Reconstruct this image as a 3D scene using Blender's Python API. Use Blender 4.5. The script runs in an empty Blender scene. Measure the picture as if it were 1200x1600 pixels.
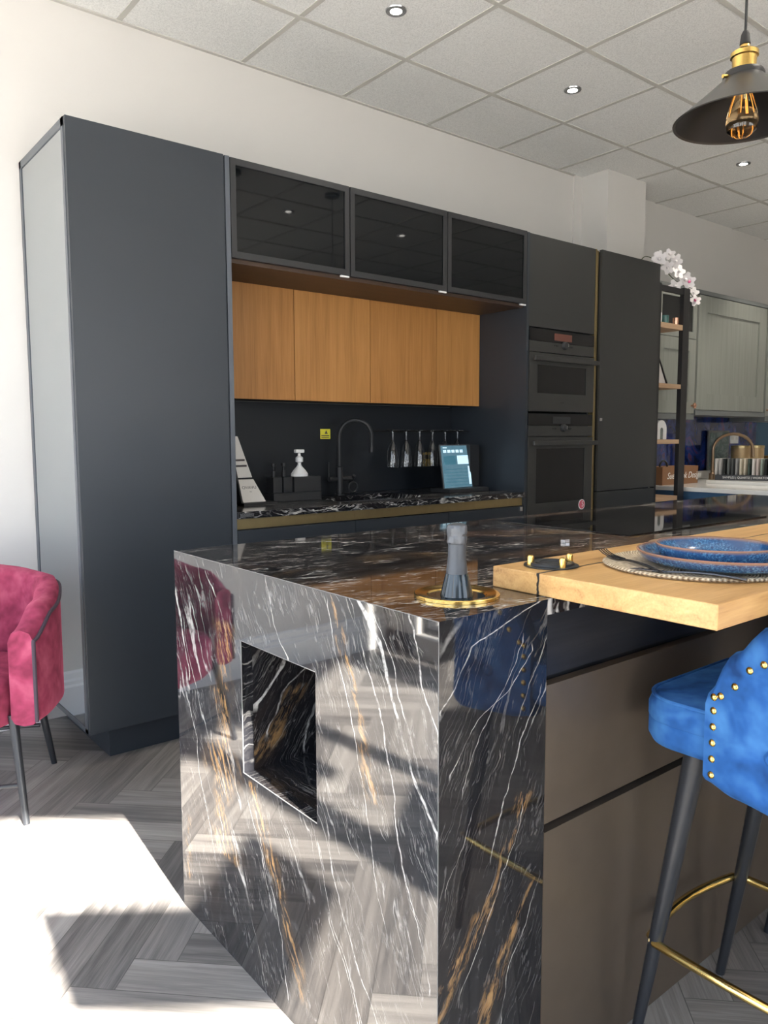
import bpy, bmesh, math, random
from math import sin, cos, pi, radians, sqrt, atan2
from mathutils import Vector, Matrix
random.seed(7)
SC = bpy.context.scene
COL = SC.collection

# ------------------------------------------------------------------ mesh helper
class MB:
    def __init__(s): s.v = []; s.f = []; s.mi = []; s.cur = 0
    def add(s, vs, fs):
        o = len(s.v); s.v += [tuple(v) for v in vs]
        for f in fs: s.f.append([i + o for i in f]); s.mi.append(s.cur)
        return s
    def box(s, x0, y0, z0, x1, y1, z1, bev=0.0, seg=2):
        if x1 < x0: x0, x1 = x1, x0
        if y1 < y0: y0, y1 = y1, y0
        if z1 < z0: z0, z1 = z1, z0
        vs = [(x0,y0,z0),(x1,y0,z0),(x1,y1,z0),(x0,y1,z0),(x0,y0,z1),(x1,y0,z1),(x1,y1,z1),(x0,y1,z1)]
        fs = [(0,3,2,1),(4,5,6,7),(0,1,5,4),(1,2,6,5),(2,3,7,6),(3,0,4,7)]
        if bev > 0:
            bm = bmesh.new(); bv = [bm.verts.new(v) for v in vs]
            for f in fs: bm.faces.new([bv[i] for i in f])
            bmesh.ops.bevel(bm, geom=bm.edges[:], offset=bev, segments=seg, profile=0.5, affect='EDGES')
            bm.verts.index_update()
            vs = [v.co.copy() for v in bm.verts]; fs = [[v.index for v in f.verts] for f in bm.faces]; bm.free()
        return s.add(vs, fs)
    def obox(s, c, ax, ay, az, hx, hy, hz, bev=0.0):
        t = MB().box(-hx, -hy, -hz, hx, hy, hz, bev)
        c = Vector(c); ax, ay, az = Vector(ax), Vector(ay), Vector(az)
        return s.add([c + ax*v[0] + ay*v[1] + az*v[2] for v in t.v], t.f)
    def cyl(s, p0, p1, r0, r1=None, n=24, cap=True):
        if r1 is None: r1 = r0
        p0, p1 = Vector(p0), Vector(p1); d = (p1 - p0).normalized()
        a = d.orthogonal().normalized(); b = d.cross(a); vs = []
        for p, r in ((p0, r0), (p1, r1)):
            for i in range(n):
                t = 2*pi*i/n; vs.append(p + a*(r*cos(t)) + b*(r*sin(t)))
        fs = [(i, (i+1) % n, n + (i+1) % n, n + i) for i in range(n)]
        if cap: fs += [tuple(range(n-1, -1, -1)), tuple(range(n, 2*n))]
        return s.add(vs, fs)
    def lathe(s, c, prof, n=32, ax=(0,0,1)):
        c = Vector(c); d = Vector(ax).normalized()
        a = d.orthogonal().normalized() if abs(d.z) < .999 else Vector((1,0,0)); b = d.cross(a)
        vs = []; fs = []; idx = []
        for r, z in prof:
            if r < 1e-6: idx.append([len(vs)]); vs.append(c + d*z)
            else:
                idx.append(list(range(len(vs), len(vs)+n)))
                for i in range(n):
                    t = 2*pi*i/n; vs.append(c + d*z + a*(r*cos(t)) + b*(r*sin(t)))
        for k in range(len(prof)-1):
            A, B = idx[k], idx[k+1]
            for i in range(n):
                j = (i+1) % n
                if len(A) == 1 and len(B) == 1: continue
                if len(A) == 1: fs.append((A[0], B[j], B[i]))
                elif len(B) == 1: fs.append((A[i], A[j], B[0]))
                else: fs.append((A[i], A[j], B[j], B[i]))
        return s.add(vs, fs)
    def tube(s, pts, r, n=12, closed=False, cap=True):
        pts = [Vector(p) for p in pts]; N = len(pts); rs = r if isinstance(r, (list, tuple)) else [r]*N
        T = []
        for i in range(N):
            if closed: t = pts[(i+1) % N] - pts[i-1]
            else: t = pts[min(i+1, N-1)] - pts[max(i-1, 0)]
            T.append(t.normalized())
        a = T[0].orthogonal().normalized(); vs = []; fs = []
        for i in range(N):
            a = (a - T[i]*a.dot(T[i])).normalized(); b = T[i].cross(a)
            for k in range(n):
                t = 2*pi*k/n; vs.append(pts[i] + a*(rs[i]*cos(t)) + b*(rs[i]*sin(t)))
        for i in range(N if closed else N-1):
            j = (i+1) % N
            for k in range(n):
                l = (k+1) % n; fs.append((i*n+k, i*n+l, j*n+l, j*n+k))
        if cap and not closed: fs += [tuple(range(n-1, -1, -1)), tuple((N-1)*n+k for k in range(n))]
        return s.add(vs, fs)
    def ball(s, c, r, n=16, m=10, sz=1.0):
        return s.lathe(c, [(r*sin(pi*k/m), -r*sz*cos(pi*k/m)) for k in range(m+1)], n)
    def prism(s, poly, d):
        poly = [Vector(p) for p in poly]; d = Vector(d); n = len(poly)
        return s.add(poly + [p + d for p in poly], [tuple(range(n-1,-1,-1)), tuple(range(n, 2*n))] + [(i, (i+1) % n, n+(i+1) % n, n+i) for i in range(n)])
    def quad(s, a, b, c, d): return s.add([a, b, c, d], [(0,1,2,3)])
    def plateform(s, M):
        s.v = [tuple(M @ Vector(v)) for v in s.v]; return s

def root_loc(o):
    l = Vector(o.location)
    while o.parent: o = o.parent; l += Vector(o.location)
    return l
def obj(name, mb, mat, parent=None, smooth=30, sub=0, label=None, loc=None):
    me = bpy.data.meshes.new(name)
    off = root_loc(parent) if parent else Vector((0,0,0))
    if loc is not None: off = off + Vector(loc) - (root_loc(parent) if parent else Vector((0,0,0)))
    me.from_pydata([tuple(Vector(v) - off) for v in mb.v], [], mb.f)
    mats = mat if isinstance(mat, (list, tuple)) else [mat]
    for m in mats: me.materials.append(m)
    if len(mats) > 1:
        for p, i in zip(me.polygons, mb.mi): p.material_index = i
    bm = bmesh.new(); bm.from_mesh(me); bmesh.ops.recalc_face_normals(bm, faces=bm.faces[:]); bm.to_mesh(me); bm.free()
    if smooth:
        me.shade_smooth()
        try: me.set_sharp_from_angle(angle=radians(smooth))
        except Exception: pass
    o = bpy.data.objects.new(name, me); COL.objects.link(o)
    if smooth == 30:
        wn = o.modifiers.new('wn', 'WEIGHTED_NORMAL'); wn.keep_sharp = True; wn.weight = 100
    if parent: o.parent = parent
    if loc is not None: o.location = Vector(loc) - (root_loc(parent) if parent else Vector((0,0,0)))
    if sub:
        m = o.modifiers.new('s', 'SUBSURF'); m.levels = sub; m.render_levels = sub
    if label: o['label'] = label
    return o
def tag(o, label, cat, group=None):
    o['label'] = label; o['category'] = cat
    if group: o['group'] = group
    return o
def thing(name, label, cat, loc=(0,0,0), group=None):
    o = bpy.data.objects.new(name, None); COL.objects.link(o); o.location = loc; o.empty_display_size = .05
    return tag(o, label, cat, group)
def struct(name, mb, mat, **k):
    o = obj(name, mb, mat, **k); o['kind'] = 'structure'; return o
def dup(root, loc, label=None, group=None, rz=None):
    r = root.copy(); COL.objects.link(r); r.location = loc
    if rz is not None: r.rotation_euler = (0,0,rz)
    if label: r['label'] = label
    if group: r['group'] = group
    for ch in list(root.children):
        c = ch.copy(); COL.objects.link(c); c.parent = r
        for g in ch.children:
            d = g.copy(); COL.objects.link(d); d.parent = c
    return r
def text_mesh(name, body, size, M, mat, parent, shear=0.0, ext=0.0003):
    cu = bpy.data.curves.new(name, 'FONT'); cu.body = body; cu.size = size; cu.shear = shear; cu.extrude = ext
    cu.align_x = 'CENTER'; cu.align_y = 'CENTER'
    t = bpy.data.objects.new(name + '_src', cu); COL.objects.link(t)
    bpy.context.view_layer.update()
    me = bpy.data.meshes.new_from_object(t.evaluated_get(bpy.context.evaluated_depsgraph_get()))
    bpy.data.objects.remove(t)
    mb = MB(); mb.add([tuple(M @ v.co) for v in me.vertices], [list(p.vertices) for p in me.polygons])
    bpy.data.meshes.remove(me)
    return obj(name, mb, mat, parent, smooth=0)
def frame_M(c, ax, ay):
    ax, ay = Vector(ax).normalized(), Vector(ay).normalized(); az = ax.cross(ay)
    return Matrix(((ax.x, ay.x, az.x, c[0]), (ax.y, ay.y, az.y, c[1]), (ax.z, ay.z, az.z, c[2]), (0,0,0,1)))

# ------------------------------------------------------------------ materials
class NT:
    def __init__(s, name):
        s.m = bpy.data.materials.new(name); s.m.use_nodes = True; s.t = s.m.node_tree; s.n = s.t.nodes; s.b = s.n['Principled BSDF']
    def node(s, ty, **k):
        n = s.n.new(ty)
        for a, b in k.items(): setattr(n, a, b)
        return n
    def set(s, sock, v):
        if v is None: return
        if hasattr(v, 'is_output'): s.t.links.new(v, sock)
        else: sock.default_value = v
    def math(s, op, a, b=None, c=None, clamp=False):
        n = s.node('ShaderNodeMath', operation=op, use_clamp=clamp); s.set(n.inputs[0], a); s.set(n.inputs[1], b); s.set(n.inputs[2], c); return n.outputs[0]
    def vec(s, op, a, b=None):
        n = s.node('ShaderNodeVectorMath', operation=op); s.set(n.inputs[0], a); s.set(n.inputs[1], b)
        return n.outputs['Value'] if op in ('DOT_PRODUCT', 'LENGTH') else n.outputs[0]
    def comb(s, x, y, z):
        n = s.node('ShaderNodeCombineXYZ'); s.set(n.inputs[0], x); s.set(n.inputs[1], y); s.set(n.inputs[2], z); return n.outputs[0]
    def sep(s, v): n = s.node('ShaderNodeSeparateXYZ'); s.set(n.inputs[0], v); return n.outputs
    def noise(s, v, scale=5, detail=2, rough=.5, dist=0):
        n = s.node('ShaderNodeTexNoise'); s.set(n.inputs['Vector'], v); n.inputs['Scale'].default_value = scale
        n.inputs['Detail'].default_value = detail; n.inputs['Roughness'].default_value = rough; n.inputs['Distortion'].default_value = dist
        return n.outputs['Fac']
    def step(s, v, a, b, x=0., y=1.):
        n = s.node('ShaderNodeMapRange', interpolation_type='SMOOTHSTEP'); s.set(n.inputs[0], v)
        s.set(n.inputs[1], a); s.set(n.inputs[2], b); s.set(n.inputs[3], x); s.set(n.inputs[4], y); return n.outputs[0]
    def mix(s, f, a, b):
        n = s.node('ShaderNodeMix', data_type='RGBA'); s.set(n.inputs[0], f); s.set(n.inputs[6], a); s.set(n.inputs[7], b); return n.outputs[2]
    def ramp(s, f, stops, interp='LINEAR'):
        n = s.node('ShaderNodeValToRGB'); s.set(n.inputs[0], f); e = n.color_ramp.elements; n.color_ramp.interpolation = interp
        while len(e) < len(stops): e.new(0.5)
        for q, (p, c) in zip(e, stops): q.position = p; q.color = c if len(c) == 4 else (*c, 1)
        return n.outputs[0]
    def pos(s): return s.node('ShaderNodeNewGeometry').outputs['Position']
    def oco(s): return s.node('ShaderNodeTexCoord').outputs['Object']
    def bump(s, h, strength=.2, dist=.002):
        n = s.node('ShaderNodeBump'); n.inputs['Strength'].default_value = strength; n.inputs['Distance'].default_value = dist
        s.set(n.inputs['Height'], h); s.set(s.b.inputs['Normal'], n.outputs[0])
    def P(s, **k):
        nm = dict(col='Base Color', rough='Roughness', metal='Metallic', ior='IOR', coat='Coat Weight', coatr='Coat Roughness', trans='Transmission Weight',
                  sheen='Sheen Weight', sheenr='Sheen Roughness', sheent='Sheen Tint', spec='Specular IOR Level', emis='Emission Color', es='Emission Strength', alpha='Alpha')
        for a, v in k.items():
            if a in ('col', 'emis', 'sheent') and isinstance(v, tuple) and len(v) == 3: v = (*v, 1)
            s.set(s.b.inputs[nm[a]], v)
        return s
def plain(name, col, rough=.5, metal=0., var=0.06, scale=30, bump=0., **k):
    """a solid finish with a faint procedural unevenness"""
    t = NT(name); n = t.noise(t.oco(), scale, 3)
    lo = tuple(max(0, c*(1-var)) for c in col); hi = tuple(c*(1+var) for c in col)
    t.P(col=t.mix(n, (*lo, 1), (*hi, 1)), rough=rough, metal=metal, **k)
    if bump: t.bump(n, bump)
    return t.m

def marble(name, dirv, nrm, base=(.011,.011,.013), brown=(.032,.020,.013), veins=(), golds=(), axis=None, white=.5, fine=1.0, brownw=.5, goldw=1.0, seed=0., rough=.05, ior=1.65, vw_=.62):
    t = NT(name); P = t.pos()
    t_ = t.vec('DOT_PRODUCT', P, tuple(dirv)); s0 = t.vec('DOT_PRODUCT', P, tuple(nrm))
    w1 = t.math('MULTIPLY', t.math('SUBTRACT', t.noise(P, 3.2, 3), .5), .11)
    w2 = t.math('MULTIPLY', t.math('SUBTRACT', t.noise(P, 17, 3, .6), .5), .022)
    s = t.math('ADD', t.math('ADD', s0, w1), w2)
    def ridge(fs, ft, w, sd, det=2., rough=.5):
        v = t.comb(t.math('MULTIPLY', s, fs), t.math('MULTIPLY', t_, ft), seed + sd)
        n = t.noise(v, 1.0, det, rough)
        return t.step(t.math('ABSOLUTE', t.math('SUBTRACT', n, .5)), 0., w, 1., 0.)
    patch = t.noise(P, 2.6, 2); patch2 = t.noise(t.vec('ADD', P, (3.1+seed, 1.7, .3)), 5.5, 3); patch3 = t.noise(t.vec('ADD', P, (seed, 5.7, 2.3)), 11, 2)
    m1 = t.step(patch, .50, .62); m2 = t.step(patch2, .50, .64); m3 = t.step(patch3, .48, .64)
    v1 = t.math('MULTIPLY', ridge(6, .9, .009, 0., 3.), m1)
    v2 = t.math('MULTIPLY', ridge(16, 1.6, .011, 4.2, 3.), m2)
    v3 = t.math('MULTIPLY', ridge(48, 5., .022, 9.1, 2.), m3)
    v4 = t.math('MULTIPLY', t.math('MULTIPLY', ridge(105, 9., .030, 17.3, 2.), t.step(t.noise(t.vec('ADD', P, (seed+7., 2., 4.)), 8, 2), .40, .62, .12, 1.)), .42*fine)
    v3 = t.math('MULTIPLY', v3, .45*fine); v2 = t.math('MULTIPLY', v2, .6*fine)
    speck = t.math('MULTIPLY', t.step(t.noise(t.comb(t.math('MULTIPLY', s, 260), t.math('MULTIPLY', t_, 60), 0.), 1., 2), .66, .75), .16*fine)
    vw = t.math('MULTIPLY', t.math('MAXIMUM', t.math('MAXIMUM', v1, v2), t.math('MAXIMUM', t.math('MAXIMUM', v3, v4), speck)), t.step(t.noise(P, 40, 3, .6), .35, .6, .3, .85))
    col = t.mix(t.math('MULTIPLY', t.step(t.noise(t.comb(t.math('MULTIPLY', s, 7), t.math('MULTIPLY', t_, 1.4), seed+2.), 1., 3), .45, .7), brownw), (*base, 1), (*brown, 1))
    # gold clouds
    gr = t.step(t.noise(t.comb(t.math('MULTIPLY', s, 75), t.math('MULTIPLY', t_, 13), seed+6.), 1., 4, .7), .44, .62)
    gz = t.math('MULTIPLY', t.step(t.noise(t.comb(t.math('MULTIPLY', s, 5), t.math('MULTIPLY', t_, 1.3), seed+13.), 1., 2), .56, .68), goldw)
    if axis:
        ps = t.sep(P); h = ps['Z']; u = t.math('ADD', t.math('ADD', ps[axis], t.math('MULTIPLY', t.math('SUBTRACT', t.noise(P, 9, 3), .5), .05)), t.math('MULTIPLY', w2, .5))
        def line(pts, w, var=.5, soft=.5):
            st = sorted((max(0., min(1., z/.95)), (x, x, x)) for x, z in pts)
            c = t.ramp(t.math('DIVIDE', h, .95), st); d = t.math('ABSOLUTE', t.math('SUBTRACT', u, c))
            ww = t.math('MULTIPLY', t.step(t.noise(t.comb(h, w*100, seed), 9, 2), .3, .7, 1-var, 1+var), w)
            zs = [z for _, z in pts]; lim = t.math('MULTIPLY', t.step(h, min(zs)-.02, min(zs)), t.step(h, max(zs), max(zs)+.02, 1., 0.))
            return t.math('MULTIPLY', t.step(t.math('DIVIDE', d, ww), soft, 1., 1., 0.), lim)
        for pts, w in veins: vw = t.math('MAXIMUM', vw, t.math('MULTIPLY', line(pts, w*vw_), t.math('MULTIPLY', t.step(t.noise(P, 55, 3, .65), .34, .58, .25, 1.), t.step(t.noise(P, 7, 2), .36, .5, .25, 1.))))
        for pts, w in golds: gz = t.math('MAXIMUM', gz, line(pts, w*1.35, .6, 0.))
    gm = t.math('MULTIPLY', t.math('MULTIPLY', gr, gz), .8)
    col = t.mix(gm, col, t.mix(t.noise(P, 45, 3), (.13, .06, .02, 1), (.50, .31, .13, 1)))
    col = t.mix(t.math('MINIMUM', vw, 1.), col, (white, white*.97, white*.93, 1))
    t.P(col=col, rough=rough, ior=ior)
    return t.m

def wood(name, axis, cols, scale=1., rough=.5, fine=120, contrast=1., bump=.05):
    """straight grain along one axis ('X','Y','Z')"""
    t = NT(name); P = t.pos(); k = {'X': (1.2, 26, 26), 'Y': (26, 1.2, 26), 'Z': (26, 26, 1.2)}[axis]
    v = t.vec('MULTIPLY', P, tuple(q*scale for q in k)); n1 = t.noise(v, 1., 4, .6, .4)
    k2 = {'X': (6, fine*3, fine*3), 'Y': (fine*3, 6, fine*3), 'Z': (fine*3, fine*3, 6)}[axis]
    n2 = t.noise(t.vec('MULTIPLY', P, k2), 1., 2)
    f = t.math('ADD', t.math('MULTIPLY', n1, .65*contrast), t.math('MULTIPLY', n2, .35*contrast))
    f = t.math('ADD', f, .5 - .5*contrast)
    t.P(col=t.ramp(f, [(.25, cols[0]), (.5, cols[1]), (.75, cols[2])]), rough=rough)
    if bump: t.bump(n2, bump, .001)
    return t.m

def velvet(name, dark, mid, light, scale=9):
    t = NT(name); P = t.oco(); n = t.noise(P, scale, 3, .55, .6); n2 = t.noise(P, scale*3.3, 2)
    f = t.math('ADD', t.math('MULTIPLY', n, .75), t.math('MULTIPLY', n2, .25))
    t.P(col=t.ramp(f, [(.36, dark), (.5, mid), (.66, light)]), rough=.85, sheen=.6, sheenr=.35, sheent=light, spec=.2)
    t.bump(t.noise(P, 600, 2), .12, .001)
    return t.m

M = {}
def ceiling_mat():
    t = NT('mineral_tile'); n = t.noise(t.pos(), 160, 4, .7)
    t.P(col=t.ramp(n, [(.3, (.60, .60, .585)), (.55, (.80, .80, .78)), (.75, (.86, .86, .84))]), rough=.9); t.bump(n, .5, .004); return t.m
M['tile'] = ceiling_mat()
M['white_paint'] = plain('white_paint', (.57, .555, .53), .75, var=.02, scale=3)
M['cream_paint'] = plain('cream_paint', (.60, .565, .52), .75, var=.03, scale=3)
M['skirting'] = plain('skirting_paint', (.74, .74, .73), .4, var=.02)
M['tgrid'] = plain('grid_bar', (.44, .43, .40), .6, var=.02)
M['navy'] = plain('charcoal_lacquer', (.019, .0245, .032), .42, var=.05, scale=4)
M['backsplash'] = plain('backsplash_laminate', (.006, .009, .0135), .45, var=.05, scale=4)
M['charcoal'] = plain('graphite_lacquer', (.024, .025, .0245), .45, var=.05, scale=4)
M['navy_edge'] = plain('charcoal_edge', (.07, .08, .095), .4, var=.05)
M['black'] = plain('matt_black', (.008, .008, .009), .45)
M['soft_black'] = plain('soft_black', (.016, .017, .019), .5)
M['gloss_black'] = plain('black_glass', (.004, .004, .005), .03, var=0, ior=1.52)
M['smoked'] = plain('smoked_glass', (.004, .005, .006), .03, var=0, ior=1.42)
def mirror_mat():
    t = NT('mirror_glass'); t.P(col=(.42, .455, .48), metal=1., rough=.08); t.bump(t.noise(t.oco(), 3, 1), .02, .01); return t.m
M['mirror'] = mirror_mat()
M['brass'] = plain('polished_brass', (.80, .54, .17), .18, 1., var=.08)
M['brass_dull'] = plain('brushed_brass', (.50, .39, .20), .38, 1., var=.1)
M['copper'] = plain('copper', (.70, .38, .26), .25, 1., var=.08)
M['steel'] = plain('steel', (.55, .55, .56), .25, 1., var=.05)
M['bronze'] = plain('bronze_lacquer', (.105, .082, .062), .42, .35, var=.12, scale=18, spec=.35)
M['oven'] = plain('graphite_steel', (.055, .055, .053), .4, .5, var=.05)
M['oak'] = wood('oak_veneer', 'Z', [(.24, .10, .024), (.37, .165, .042), (.46, .22, .066)], 1.3, .5, 110)
M['oak2'] = wood('oak_veneer_light', 'Z', [(.26, .112, .028), (.40, .185, .05), (.49, .24, .076)], 1.0, .5, 110)
M['walnut'] = wood('dark_soffit', 'X', [(.03, .018, .012), (.05, .028, .018), (.07, .04, .025)], 1., .5)
M['shelf_wood'] = wood('shelf_wood', 'X', [(.30, .18, .10), (.42, .27, .16), (.52, .36, .22)], 1., .6)
M['apron'] = wood('dark_apron', 'X', [(.012, .012, .013), (.022, .022, .024), (.035, .034, .034)], 1.5, .35, 60)
def board_mat():
    t = NT('solid_oak'); P = t.pos(); s = t.sep(P)
    ring = t.comb(t.math('MULTIPLY', s['X'], .7), t.math('MULTIPLY', s['Y'], 6.), t.math('MULTIPLY', s['Z'], 9.))
    w = t.noise(ring, 3.2, 4, .55, 1.2); f = t.noise(t.vec('MULTIPLY', P, (14, 260, 260)), 1., 2)
    k = t.math('ADD', t.math('MULTIPLY', w, .72), t.math('MULTIPLY', f, .28))
    col = t.ramp(k, [(.30, (.30, .145, .045)), (.45, (.47, .265, .095)), (.6, (.56, .335, .13)), (.75, (.62, .40, .18))])
    jag = t.math('MULTIPLY', t.math('SUBTRACT', t.noise(t.vec('MULTIPLY', P, (5, 30, 30)), 2., 3), .5), .012)
    d = t.math('ABSOLUTE', t.math('ADD', t.math('SUBTRACT', s['Y'], .033), jag))
    col = t.mix(t.step(d, .0018, .0034, 1., 0.), col, (.012, .012, .012, 1))
    t.P(col=col, rough=.42); t.bump(f, .05, .001); return t.m
M['board'] = board_mat()
def floor_mat():
    t = NT('grey_oak_plank'); a = t.node('ShaderNodeAttribute', attribute_name='plank').outputs['Vector']
    uv = t.node('ShaderNodeUVMap', uv_map='UVMap').outputs[0]; u = t.sep(uv); r = t.sep(a)
    v = t.comb(t.math('ADD', t.math('MULTIPLY', u['X'], 2.2), t.math('MULTIPLY', r['X'], 50)), t.math('MULTIPLY', u['Y'], 42), t.math('MULTIPLY', r['X'], 90))
    g = t.noise(v, 1., 5, .65, .5); g2 = t.noise(t.comb(t.math('MULTIPLY', u['X'], 9), t.math('MULTIPLY', u['Y'], 330), r['X']), 1., 2)
    f = t.math('ADD', t.math('ADD', t.math('MULTIPLY', g, .6), t.math('MULTIPLY', g2, .22)), t.math('MULTIPLY', t.math('SUBTRACT', r['Y'], .5), .26))
    col = t.ramp(f, [(.22, (.080, .075, .072)), (.42, (.19, .175, .163)), (.62, (.31, .29, .268))])
    e = t.math('MINIMUM', t.math('MINIMUM', u['X'], t.math('SUBTRACT', .63, u['X'])), t.math('MINIMUM', u['Y'], t.math('SUBTRACT', .105, u['Y'])))
    col = t.mix(t.step(e, .0003, .0016, 1., 0.), col, (.06, .056, .05, 1))
    t.P(col=col, rough=t.math('ADD', t.math('MULTIPLY', g2, .12), .34)); t.bump(g2, .08, .001); return t.m
M['floor'] = floor_mat()
M['blue_velvet'] = velvet('blue_velvet', (.009, .040, .135), (.020, .092, .285), (.055, .18, .42))
M['pink_velvet'] = velvet('raspberry_velvet', (.16, .020, .046), (.265, .038, .082), (.38, .08, .135))
M['piping'] = plain('dark_piping', (.045, .03, .045), .8)
M['leg'] = plain('black_leg', (.020, .022, .026), .36, 0.)
M['gold_tube'] = plain('gold_tube', (.86, .62, .22), .13, 1., var=.03)
M['grey_wood'] = wood('grey_painted_ash', 'Z', [(.175, .185, .165), (.225, .235, .21), (.27, .275, .25)], 1., .55)
M['grey_frame'] = plain('grey_carcass_paint', (.13, .14, .14), .5)
M['navy_blue'] = plain('blue_cabinet_paint', (.025, .075, .15), .45)
M['teal_wall'] = plain('blue_grey_wall', (.035, .085, .14), .7)
M['quartz'] = plain('white_quartz', (.72, .71, .68), .12, var=.05, scale=14)
def splash_mat():
    t = NT('printed_blue_glass'); P = t.pos(); n = t.noise(t.vec('MULTIPLY', P, (1., 1., .7)), 6, 5, .65, 1.4); n2 = t.noise(P, 2.3, 2)
    c = t.ramp(n, [(.3, (.003, .006, .03)), (.45, (.006, .02, .11)), (.56, (.02, .05, .24)), (.62, (.10, .03, .10)), (.7, (.01, .05, .10))])
    t.P(col=t.mix(t.step(n2, .4, .62), c, (.004, .012, .06, 1)), rough=.06); return t.m
M['splash'] = splash_mat()
M['white'] = plain('white_plastic', (.80, .80, .79), .4, var=.01)
M['paper'] = plain('printed_card', (.72, .69, .65), .6, var=.03)
M['ink'] = plain('ink', (.06, .05, .05), .7)
M['script_white'] = plain('white_lettering', (.85, .83, .78), .6)
M['yellow'] = plain('yellow_label', (.80, .74, .06), .6, var=.04)
M['kraft'] = plain('kraft_box', (.23, .11, .05), .7)
M['sticker'] = plain('pink_sticker', (.62, .10, .15), .5)
M['ceramic'] = None
def plate_mat():
    t = NT('reactive_blue_glaze'); P = t.oco(); s = t.sep(P); r = t.vec('LENGTH', t.comb(s['X'], s['Y'], 0.))
    n = t.noise(P, 260, 3, .7); m = t.noise(P, 22, 2)
    c = t.ramp(n, [(.35, (.008, .035, .10)), (.52, (.02, .10, .24)), (.66, (.10, .27, .42))])
    c = t.mix(t.step(m, .45, .65), c, (.015, .07, .19, 1))
    c = t.mix(t.step(t.node('ShaderNodeNewGeometry').outputs['Pointiness'], .53, .6), c, (.30, .17, .10, 1))
    t.P(col=c, rough=.14, coat=.4); t.bump(m, .1, .003); return t.m
M['plate'] = plate_mat()
M['plate_rim'] = plain('unglazed_rim', (.26, .13, .08), .4)
def mat_mat():
    t = NT('woven_seagrass'); P = t.oco(); s = t.sep(P); r = t.vec('LENGTH', t.comb(s['X'], s['Y'], 0.)); a = t.math('ARCTAN2', s['Y'], s['X'])
    w = t.math('MULTIPLY', t.math('SINE', t.math('MULTIPLY', r, 620)), t.math('SINE', t.math('ADD', t.math('MULTIPLY', a, 120), t.math('MULTIPLY', r, 300))))
    f = t.math('ADD', t.math('MULTIPLY', w, .3), t.math('MULTIPLY', t.noise(P, 120, 3), .8))
    t.P(col=t.ramp(f, [(.15, (.22, .15, .09)), (.45, (.55, .44, .30)), (.75, (.74, .64, .48))]), rough=.85); t.bump(w, .6, .003); return t.m
M['seagrass'] = mat_mat()
M['foil'] = plain('champagne_foil', (.085, .09, .10), .4, .5, var=.25, scale=90, bump=.5)
M['foil_smooth'] = plain('foil_sleeve', (.05, .056, .066), .45, .3, var=.1, scale=40)
M['bottle'] = plain('dark_bottle_glass', (.012, .022, .03), .06, var=0.)
M['lamp_out'] = plain('pewter_shade', (.075, .075, .074), .33, .75, var=.08)
M['lamp_in'] = plain('shade_inside', (.006, .006, .007), .5)
M['bulb'] = None
def glass(name, col=(1,1,1), rough=0., ior=1.45):
    t = NT(name); n = t.noise(t.oco(), 6, 1); t.P(col=t.mix(n, (*col, 1), (*[c*.97 for c in col], 1)), trans=1., rough=rough, ior=ior); return t.m
M['glass'] = glass('clear_glass'); M['amber_glass'] = glass('amber_bulb_glass', (1., .86, .66))
def emit(name, col, st):
    t = NT(name); t.P(col=col, emis=col, es=st, rough=.5); return t.m
M['filament'] = emit('glowing_filament', (1., .50, .12), 1.1)
M['downlight_glow'] = emit('downlight_lamp', (1., .96, .88), 14.)
M['petal'] = plain('orchid_petal', (.80, .76, .75), .6, var=.05)
M['petal_pink'] = plain('orchid_lip', (.62, .12, .26), .6)
M['stem'] = plain('orchid_stem', (.06, .075, .03), .6)
M['leaf'] = plain('plant_leaf', (.03, .06, .025), .5, var=.3)
M['pavement'] = plain('pavement', (.42, .40, .37), .9, var=.15, scale=2)
M['pot_grey'] = plain('stone_pot', (.18, .20, .19), .6, var=.3, scale=60)
M['gold_jar'] = plain('bronze_jar', (.36, .25, .13), .4, .5, var=.15)
def screen_mat():
    t = NT('tablet_screen'); n = t.noise(t.pos(), 25, 2)
    c = t.mix(n, (.10, .26, .36, 1), (.22, .42, .52, 1)); t.P(col=(.02, .03, .04), emis=c, es=.55, rough=.08); return t.m
M['screen'] = screen_mat()
M['screen_light'] = emit('screen_light', (.55, .75, .85), .8)
M['screen_dark'] = emit('screen_dark', (.05, .16, .22), .5)
M['display_red'] = plain('oven_display', (.12, .045, .035), .15)

# ------------------------------------------------------------------ key dimensions (metres), read off the photograph
XL, YC, YW, ZT, ZC = .092, 2.0136, 2.622, 2.351, 3.035
X2, X3, X4, X5 = .7057, 2.544, 3.153, 3.838
H, D, W = .946, .9835, .26

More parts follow.
